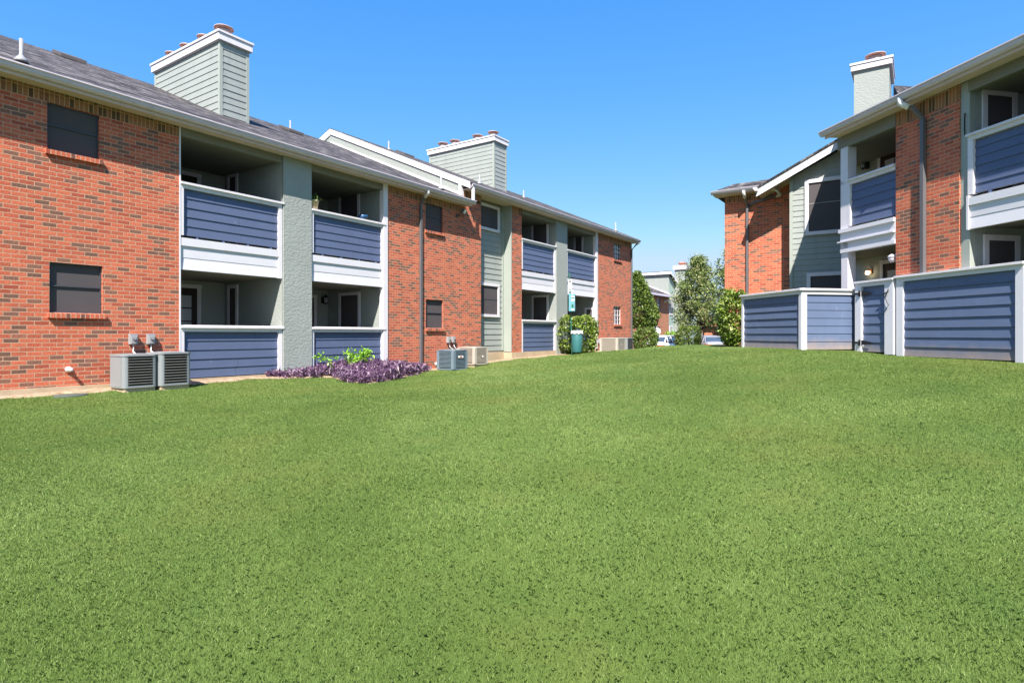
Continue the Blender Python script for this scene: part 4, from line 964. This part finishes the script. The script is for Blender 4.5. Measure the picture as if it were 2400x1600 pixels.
for k in range(N_):
    a0=2*math.pi*k/N_;a1=2*math.pi*(k+1)/N_; w0=.02*math.sin(k*2.3);w1=.02*math.sin((k+1)*2.3) if k<N_-1 else .02*math.sin(0)
    q=lambda a,r,z:(.17+r*math.cos(a),-.16+r*math.sin(a),z)
    m.face([q(a0,.235,zb+.82+w0),q(a1,.235,zb+.82+w1),q(a1,.215,zb+.93+w1*.5),q(a0,.215,zb+.93+w0*.5)],True); m.face([q(a0,.215,zb+.93+w0*.5),q(a1,.215,zb+.93+w1*.5),q(a1,.17,zb+.90),q(a0,.17,zb+.90)],True)
m.build('bin_liner',M['plastic'],S)
# ------------------------------------------------------------------ PLANTS
# purple groundcover
N=15000; xs=rng.random(N)*6.2+1.4; ys=-rng.random(N)*2.4+.1; k=inbed(xs,ys); xs=xs[k];ys=ys[k]
# stems cluster into mounds
cl=[(x,y) for x,y in zip(xs[:420],ys[:420])]; cl=np.array(cl)
ht_=.15+.13*rng.random(len(cl))+.10*np.exp(-((cl[:,0]-4.4)/1.1)**2)
n_=16500; ci=rng.integers(0,len(cl),n_); px=cl[ci,0]+rng.normal(0,.06,n_); py=np.minimum(cl[ci,1]+rng.normal(0,.06,n_),.0); edge_=np.clip(1-np.abs(px-4.4)/3.6,.25,1)
X,Y=w2('L',0,0); ca,sa=math.cos(FR['L'][1]),math.sin(FR['L'][1]); GXX=X+ca*px-sa*py; GYY=Y+sa*px+ca*py; Zg=gz(GXX,GYY)
hz=Zg+ht_[ci]*(.35+.65*edge_)*(rng.random(n_)**.6)*1.15
pos=np.stack([GXX,GYY,hz],1); dirs=rng.normal(size=(n_,3)); dirs[:,2]=np.abs(dirs[:,2])*.8
V=leaves(n_,pos,.125,.19,.3,21,.5,.4,dirs); V[:,:,2]=np.maximum(V[:,:,2],Zg[:,None]+.0)
o=mesh_from('purple_groundcover',V,4,np.clip(rng.normal(.42,.24,n_),0,1),M['purple']); tag(o,'purple leaved groundcover filling the bed against the left building','groundcover',kind='stuff')
X,Y=w2('L',3.9,-.55)
def sprays(cs):
    def fn(m,r):
        k=r.integers(0,len(cs),m); c_=np.array(cs)[k]; p=r.normal(0,1,(m,3))*np.array([.085,.085,.07]); return p+c_,p+np.array([0,0,.15])
    return fn
plant('leafy_shrub','bright lime green seedling shrub sprouting from the purple bed','shrub',X,Y,M['bright'],420,.085,sprays([(-.14,0,.44),(-.1,0,.32),(.14,.10,.50),(.22,.14,.46)]),31,asp=.5,clump=9,cr=.05)
X,Y=w2('L',2.95,-.5)
plant('leafy_shrub','tiny lime green sprout at the left of the purple bed','shrub',X,Y,M['bright'],90,.07,sprays([(0,0,.45),(0,0,.38)]),32,asp=.5,clump=8,cr=.03)
plant('round_shrub','round clipped shrub with yellow green leaves behind the pet waste station','shrub',2.52,23.9,M['varieg'],11000,.085,ellip(.84,.66,.74,.74,.80,3.0),33,asp=.5,clump=14,cr=.045)
plant('shrub','dark glossy leafy bush at the far corner of the left building','shrub',7.0,31.4,M['hedge'],6000,.10,ellip(.62,.6,.64,.66,.7,2.4),34,asp=.5,clump=14,cr=.06,base=-.95)
def ctr(mb,z): mb.tube([(0,0,z-.2),(.03,0,z+.8),(0,0,z+3)],[.13,.1,.05],8)
def teardrop(H,Rm,z0):
    def fn(m,r):
        u=r.random(m); zz=u**1.25; prof=np.where(zz<.22,.72+.28*(zz/.22)**.5,(1-((zz-.22)/.80)**1.35)); a=r.random(m)*2*np.pi; rr=Rm*np.clip(prof,.02,1)*(.72+.28*r.random(m)**.5)*(1+.05*np.sin(a*5+zz*9))
        d=np.stack([np.cos(a),np.sin(a),np.full(m,.25)],1); return np.stack([rr*np.cos(a),rr*np.sin(a),z0+zz*H],1),d
    return fn
plant('holly_tree','teardrop shaped evergreen tree beyond the far corner of the left building','tree',7.55,36.0,M['holly'],15000,.13,teardrop(3.3,1.25,1.98),35,trunk=ctr,asp=.5,clump=16,cr=.08,base=-1.55)
plant('square_hedge','small square clipped hedge bush before the car park','shrub',11.33,38.5,M['hedge'],12000,.09,ellip(.70,.6,1.0,1.0,.8,6),36,asp=.5,clump=14,cr=.05,base=-1.5)
plant('tall_shrub','tall glossy green shrub against the end of the low patio fence','shrub',6.15,16.6,M['varieg'],9000,.075,ellip(.36,.42,.72,.78,.72,3.0),37,asp=.5,clump=14,cr=.045)
plant('shrub','small bright bush in front of the far brick wall','shrub',14.6,54.2,M['bright'],1500,.14,ellip(1.0,.6,.5,1.25,.7,2.2),38,asp=.5,clump=12,cr=.08,base=-1.52)
def oaktree(name,label,X,Y,H,Rm,z0,n,seed,mat='oak',size=.17,shape=None,trunk_h=2.2):
    r=np.random.default_rng(seed); t=None; fk='F%d'%len(FR); FR[fk]=((X,Y),0); base=-1.52; t=thing(name,label,'tree',fk,base)
    mb=MB(); mb.tube([(0,0,base-.1),(.05,.03,base+trunk_h*.6),(0,0,base+trunk_h),(.05,0,base+H*.9)],[.17,.13,.11,.02],8); ends=[]
    nb_=46
    for k in range(nb_):
        u=(k+.5)/nb_; zc=z0+(H-z0)*u; prof=math.sin(math.pi*min(1,(u*.82+.18))**.85)**.8*(1 if u<.4 else 1-.35*(u-.4)); a=k*2.4+r.random()*.6; rad=Rm*prof*(.55+.5*r.random())
        e=(math.cos(a)*rad,math.sin(a)*rad,base+zc); s_=(0.02,0,base+max(trunk_h*.8,zc-rad*.7)); mid=((e[0])*.5,(e[1])*.5,(e[2]+s_[2])/2+.05)
        mb.tube([s_,mid,e],[.05,.03,.008],5); ends.append((e,rad))
    mb.build('trunk',M['bark'],t)
    P_=[];D_=[];TT=[]
    per=n//(nb_*7)
    for e,rad in ends:
        for q in range(7):
            f_=.45+.6*r.random(); c0=np.array([e[0]*f_,e[1]*f_,e[2]-(1-f_)*rad*.3+r.normal(0,.14)])+r.normal(0,.16,3); p_=c0+r.normal(0,1,(per,3))*np.array([.19,.19,.14]); P_.append(p_); D_.append(p_-c0+np.array([0,0,.1])); TT.append(np.full(per,r.normal(0,.15)))
    P_=np.concatenate(P_);D_=np.concatenate(D_);TT=np.concatenate(TT); n2=len(P_)
    D_/=np.linalg.norm(D_,axis=1)[:,None]+1e-6
    V=leaves(n2,P_,size,.5,0,seed+5,.3,.8,D_); mesh_from('crown',V,4,np.clip(.45+TT+r.normal(0,.2,n2),0,1),M[mat],parent=t)
oaktree('oak_tree','young pale green broadleaf tree standing in the gap between the buildings',12.6,40.3,6.6,1.95,2.2,15500,41,size=.14)
oaktree('oak_tree','darker broadleaf tree mostly hidden behind the right building end',13.6,35.5,7.0,2.0,2.6,15000,45,size=.16)
# ------------------------------------------------------------------ FAR BUILDING
D=thing('apartment_building','distant apartment building with sage gable, square chimney and brick front','apartment building','D',-1.6)
m=MB(); wall(m,-14,.0,-1.5,3.45,0,[(-3.04,-2.18,2.0,3.3),(-3.04,-2.18,-.9,.7)]); m.build('brick_wall',M['farbrick'],D)
grid_window(D,-3.04,-2.18,2.0,3.3,0); grid_window(D,-3.04,-2.18,-.9,.7,0)
m=MB(); m.box(-4.6,-4.35,-.05,0,-1.5,3.5); m.build('corner_trim',M['white'],D)
def sidingfar():
    m=NT('far_diagonal_siding'); sp=m.n('ShaderNodeSeparateXYZ'); m.l(m.co(),sp.inputs[0])
    s_=m.math('ADD',m.math('MULTIPLY',sp.outputs[0],.78),m.math('MULTIPLY',sp.outputs[2],.62)); fr_=m.math('FRACT',m.math('MULTIPLY',s_,3.6))
    col=m.ramp(fr_,[(0,(.12,.16,.15)),(.13,(.12,.16,.15)),(.2,(.36,.45,.40)),(1,(.38,.47,.42))]); return m.fin(col,.6)
M['diag']=sidingfar()
zc=lambda x:max(3.55,5.84-.44*x)
m=MB(); m.v+=[(0,0,-1.5),(12,0,-1.5),(12,0,3.55),(5.2,0,3.55),(0,0,5.75)]; m.f.append((0,1,2,3,4)); m.sm.append(False); m.build('siding_wall',M['diag'],D)
m=MB(); m.v+=[(0,-.0,-1.5),(0,8,-1.5),(0,8,5.75),(0,0,5.75)]; m.f.append((3,2,1,0)); m.sm.append(False); m.face([(12,0,-1.5),(12,8,-1.5),(12,8,3.5),(12,0,3.5)]); m.face([(0,8,-1.5),(12,8,-1.5),(12,8,3.5),(0,8,3.5)][::-1]); m.build('stucco_wall',M['stucco'],D)
m=MB(); m.profy([(-.15,5.78),(5.3,3.42),(12.2,3.42),(12.2,3.55),(5.33,3.56),(-.15,5.95)],-.25,8.2); m.build('roof',M['shingle'],D)
m=MB(); m.profy([(-.18,5.62),(5.3,3.28),(12.2,3.28),(12.2,3.45),(5.3,3.45),(-.18,5.86)],-.32,-.26); m.box(-.24,-.18,-.3,8.2,5.65,5.88); m.build('rake_board',M['white'],D)
m=MB(); m.prof([(-.45,3.55),(3.6,5.3),(3.6,5.2),(-.45,3.45)],-14,-.05); m.build('roof',M['shingle'],D)
m=MB(); m.prof([(-.45,3.6),(-.45,3.42),(-.6,3.42),(-.6,3.6)],-14,.6); m.prof([(-.1,3.85),(3.6,5.36),(3.6,5.28),(-.1,3.72)],-.09,-.01); m.build('gutter',M['gutter'],D)
m=MB(); m.box(1.6,3.4,-1.0,-.02,-1.5,6.35); o=m.build('chimney',M['stucco'],D)
m=MB(); m.box(1.45,3.55,-1.15,.1,6.2,6.6); m.build('chimney_cap',M['white'],o)
for x in (2.2,2.8):
    m=MB(); m.lathe(x,-.5,[(.25,6.58),(.25,6.8),(.32,6.8),(.32,6.95)],12); m.build('flue',M['flue'],o)
for z0,z1 in ((1.95,3.35),(-.7,.72)):
    f=MB(); f.box(.14,.24,-.05,.02,z0,z1); f.box(1.0,1.10,-.05,.02,z0,z1); f.box(.14,1.1,-.05,.02,z1,z1+.1); f.box(.14,1.1,-.05,.02,z0-.1,z0)
    for i in (1,2): xx=.24+.76*i/3; f.box(xx-.015,xx+.015,-.04,.02,z0,z1)
    for i in (1,2,3): zz=z0+(z1-z0)*i/4; f.box(.24,1.0,-.04,.02,zz-.015,zz+.015)
    w=f.build('window',M['white'],D); g_=MB(); g_.box(.24,1.0,-.02,.0,z0,z1); g_.build('pane',M['glass'],w)
f=MB(); f.box(8.2,8.5,-.1,.0,-1.5,.95); f.box(10.2,10.5,-.1,.0,-1.5,.95); f.box(8.2,10.5,-.1,.0,.8,1.05); w=f.build('door',M['white'],D); g_=MB(); g_.box(8.5,10.2,-.04,-.01,-1.5,.8); g_.build('door_leaf',M['glass'],w)
m=MB(); m.box(-1.2,-.8,-.35,-.0,3.05,3.2); m.build('wall_lamp',M['plastic'],D)
# kiosk with a tiled lean-to roof
f='F%d'%len(FR); FR[f]=((18.2,52.5),R(-6)); K_=thing('brick_kiosk','small brick mail kiosk with a red tiled roof behind the silver car','kiosk',f,-1.6)
m=MB(); m.box(-1.35,-.65,-.4,.4,-1.55,.95); m.box(.35,.95,-.4,.4,-1.55,.95); m.box(-.65,.35,.1,.4,-1.55,.95); m.build('brick_wall',M['farbrick'],K_)
m=MB(); 
for k in range(16):
    xx=-1.6+3.1*k/15; m.tube([(xx,-.9,.95),(xx,.6,1.55)],.11,6)
m.prof([(-.9,.85),(-.9,.93),(.6,1.5),(.6,1.4)],-1.7,1.6); m.build('roof',M['tiles'],K_)
m=MB(); m.box(-1.7,1.6,-.86,-.7,.72,.86); 
for xx in (-1.6,-.6,.4,1.4): m.tube([(xx,-.4,.1),(xx,-.78,.75)],.06,4)
m.build('beam',M['tiles'],K_)
f='F%d'%len(FR); FR[f]=((16.6,49.5),R(-5)); m=MB(); m.box(-1.4,6.0,-.2,.2,-1.6,-.35); m.box(-1.45,6.05,-.24,.24,-.35,-.25); m.box(-1.4,.6,.2,.6,-1.6,-.12); o=m.build('retaining_wall',M['stone'],None,f,-1.6); tag(o,'low tan stacked stone retaining wall behind the parked silver car','wall')
f='F%d'%len(FR); FR[f]=((19.2,50.8),R(-5)); m=MB(); m.box(-.35,.35,-.06,.06,-1.6,.55); 
for k in range(6): m.box(-.34,.34,-.075,-.06,-1.5+k*.34,-1.2+k*.34)
o=m.build('blue_gate',M['lightblue2'] if 'lightblue2' in M else paint('blue_gate_paint',(.10,.20,.42,1),.1,.5),None,f,-1.6); tag(o,'tall blue boarded gate beside the brick kiosk','gate')
# dumpster
f='F%d'%len(FR); FR[f]=((12.4,46.0),R(12)); Db=thing('dumpster','dark green metal dumpster with sloping lid beyond the white car','dumpster',f,-1.55)
m=MB(); m.prof([(-.7,-1.4),(.7,-1.4),(.75,-.15),(.2,-.12),(-.75,-.45)],-1.0,1.0); m.box(-1.04,1.04,-.8,-.72,-.56,-.48)
m.build('body',M['postgreen2'] if 'postgreen2' in M else paint('dumpster_green',(.04,.10,.065,1),.15,.5),Db,bevel=.03)
m=MB(); m.box(.45,.85,-.745,-.73,-1.0,-.62); m.build('warning_label',M['label'],Db); m=MB(); m.box(.5,.7,-.752,-.745,-.93,-.78); m.build('label_mark',M['redink'],Db)
m=MB(); m.prof([(-.78,-.42),(.2,-.08),(.78,-.11),(.78,-.08),(.2,-.04),(-.78,-.38)],-1.03,1.03); m.build('lid',M['metal'],Db)
# satellite dishes
for i,(X,Y,z,lab) in enumerate([(11.05,47.2,.72,'white satellite dish on a mast, the upper of two by the far brick wall'),(11.35,47.2,.28,'white satellite dish, the lower of two by the far brick wall')]):
    f='F%d'%len(FR); FR[f]=((X,Y),R(20)); S2=thing('satellite_dish',lab,'satellite dish',f,-1.55,'satellite dishes by the far wall')
    m=MB(); m.lathe(0,0,[(.02,0),(.14,.02),(.26,.08),(.275,.095),(.26,.09),(.14,.035),(.02,.02)],18); m.xf(Matrix.Translation((0,-.2,z))@Matrix.Rotation(R(58),4,'X')); m.build('dish',M['plastic'],S2)
    m=MB(); m.tube([(0,0,-1.55),(0,0,z-.05),(0,-.16,z)],.03,6); m.tube([(0,-.2,z-.3),(0,-.62,z+.02)],.014,5); m.build('mast',M['vent'],S2)
# ------------------------------------------------------------------ CARS
def car(label,X,Y,heading,paintm,lw=1.82,base=-1.53):
    f='F%d'%len(FR); FR[f]=((X,Y),heading-math.pi/2); c_=thing('parked_car',label,'car',f,base,'cars parked beyond the lawn')
    # long section along +y (front), stations: (y, half width low, z sill, z shoulder)
    st=[(-2.30,.62,.36,.82),(-2.22,.80,.28,.94),(-1.9,.88,.24,1.00),(-1.3,.91,.22,.97),(-.4,.91,.20,.94),(.6,.91,.20,.92),(1.2,.90,.22,.88),(1.8,.86,.26,.78),(2.15,.74,.32,.68),(2.28,.5,.38,.58)]
    m=MB(); rings=[]
    for y,w,z0,z1 in st:
        w*=lw/1.82; prof=[(-w*.92,z0),(-w,z0+.12),(-w,z1-.22),(-w*.96,z1-.05),(-w*.82,z1),(0,z1+.03),(w*.82,z1),(w*.96,z1-.05),(w,z1-.22),(w,z0+.12),(w*.92,z0)]
        rings.append([(x,y,base+z) for x,z in prof])
    def loft(m,rings,cap=True):
        b=len(m.v); k=len(rings[0])
        for r__ in rings: m.v+=r__
        for i in range(len(rings)-1):
            for j in range(k):
                j2=(j+1)%k; m.f.append((b+i*k+j,b+i*k+j2,b+(i+1)*k+j2,b+(i+1)*k+j)); m.sm.append(True)
        m.f.append(tuple(b+j for j in range(k))[::-1]); m.f.append(tuple(b+(len(rings)-1)*k+j for j in range(k))); m.sm+=[False,False]
    loft(m,rings)
    # roof
    rr=[(-1.05,.60,1.36),(-.7,.63,1.43),(0,.64,1.46),(.35,.62,1.44),(.55,.60,1.40)]
    loft(m,[[(-w,y,base+z-.03),(-w*.9,y,base+z),(0,y,base+z+.025),(w*.9,y,base+z),(w,y,base+z-.03),(0,y,base+z-.05)] for y,w,z in rr])
    for s_ in (-1,1):
        for (p0,p1,wd) in (((.80*s_,-1.75,.97),(.60*s_,-1.02,1.36),.05),((.86*s_,-.35,.93),(.63*s_,-.25,1.42),.035),((.82*s_,1.15,.90),(.60*s_,.52,1.40),.03),((.84*s_,-1.15,.95),(.62*s_,-.95,1.38),.05)):
            m.tube([(p0[0],p0[1],base+p0[2]),(p1[0],p1[1],base+p1[2])],wd,5)
        m.box(min(.86*s_,1.02*s_),max(.86*s_,1.02*s_),.78,.88,base+.92,base+1.04)
    m.build('body',paintm,c_)
    m=MB(); loft(m,[[(-w,y,base+.90),(-w2_,y2,base+z),(w2_,y2,base+z),(w,y,base+.90)] for y,w,w2_,y2,z in ((-1.74,.78,.76,-1.72,.955),(-1.70,.80,.585,-1.07,1.345),(-.9,.86,.60,-.7,1.40),(.4,.84,.60,.3,1.41),(1.05,.82,.575,.5,1.375),(1.14,.80,.78,1.12,.92))]); m.build('window_glass',M['glassblue'],c_)
    for yy in (-1.35,1.38):
        for s_ in (-1,1):
            w=MB(); w.lathe(0,0,[(.2,-.1),(.31,-.1),(.33,-.06),(.33,.06),(.31,.1),(.2,.1)],20); w.xf(Matrix.Translation((s_*.83*lw/1.82,yy,base+.33))@Matrix.Rotation(R(90),4,'Y')); wo=w.build('wheel',M['rubber'],c_)
            w=MB(); w.lathe(0,0,[(.2,-.112),(.21,.112)],14); w.xf(Matrix.Translation((s_*.83*lw/1.82,yy,base+.33))@Matrix.Rotation(R(90),4,'Y')); w.build('rim',M['vent'],wo)
    for s_ in (-1,1):
        w=MB(); a,b=sorted((.42*s_,.80*s_)); w.box(a,b,-2.305,-2.2,base+.68,base+.80); a,b=sorted((.80*s_,.885*s_)); w.box(a,b,-2.2,-1.95,base+.68,base+.82); w.build('tail_lamp',M['red'],c_,bevel=.01)
    w=MB(); w.box(-.26,.26,-2.335,-2.30,base+.50,base+.64); w.build('number_plate',M['label'],c_)
    w=MB(); w.box(-.8,.8,-2.36,-2.15,base+.26,base+.46); w.build('bumper',paintm,c_,bevel=.04)
    return c_
car('white hatchback car parked beyond the bush, seen from its rear right',11.15,44.0,math.pi/2-R(36),M['carwhite'])
car('silver sedan parked by the stone wall, seen straight from behind',15.6,47.2,math.pi/2-R(3),M['cargrey'])
# ------------------------------------------------------------------ CAMERA, SUN, SKY
cam=bpy.data.cameras.new('camera'); co_=bpy.data.objects.new('camera',cam); C.objects.link(co_); scene.camera=co_
co_.location=(0,0,EYE); co_.rotation_euler=(R(90),0,0); cam.sensor_width=36; cam.lens=21.0; cam.shift_y=-16/2400; cam.clip_end=4000
h=Vector((.093,.848,-1.0)).normalized()
sun=bpy.data.lights.new('sun','SUN'); so=bpy.data.objects.new('sun',sun); C.objects.link(so); sun.energy=5.0; sun.angle=R(.5); sun.color=(1,.94,.86)
so.rotation_euler=h.to_track_quat('-Z','Y').to_euler()
wd=bpy.data.worlds.new('World'); scene.world=wd; wd.use_nodes=True; nt=wd.node_tree; nt.nodes.clear()
ow=nt.nodes.new('ShaderNodeOutputWorld'); bg=nt.nodes.new('ShaderNodeBackground'); sk=nt.nodes.new('ShaderNodeTexSky'); sk.sky_type='NISHITA'; sk.sun_disc=False
sk.sun_elevation=math.asin(-h.z); sk.sun_rotation=math.atan2(-h.x,-h.y); sk.air_density=1.0; sk.dust_density=.6; sk.ozone_density=2.0; sk.altitude=100

sp_=nt.nodes.new('ShaderNodeSeparateColor'); cb_=nt.nodes.new('ShaderNodeCombineColor'); nt.links.new(sk.outputs[0],sp_.inputs[0])
def wm(op,a,b):
    x=nt.nodes.new('ShaderNodeMath'); x.operation=op; nt.links.new(a,x.inputs[0]); x.inputs[1].default_value=b; return x.outputs[0]
# the photograph's processing: a more saturated blue overhead and no glare towards the sun
for i,(k_,e_,c_) in enumerate(((.0362,1.38,.25),(.106,.72,.34),(.25,.60,.44))):
    nt.links.new(wm('MINIMUM',wm('MULTIPLY',wm('POWER',sp_.outputs[i],e_),k_/.12),c_/.12),cb_.inputs[i])
nt.links.new(cb_.outputs[0],bg.inputs[0]); bg.inputs[1].default_value=.12; nt.links.new(bg.outputs[0],ow.inputs[0])
scene.view_settings.view_transform='Standard'; scene.view_settings.look='None'; scene.view_settings.gamma=1; scene.view_settings.exposure=1.25
scene.render.engine='CYCLES'
for o in bpy.data.objects:
    for k in ('_f','_b'):
        if k in o: del o[k]
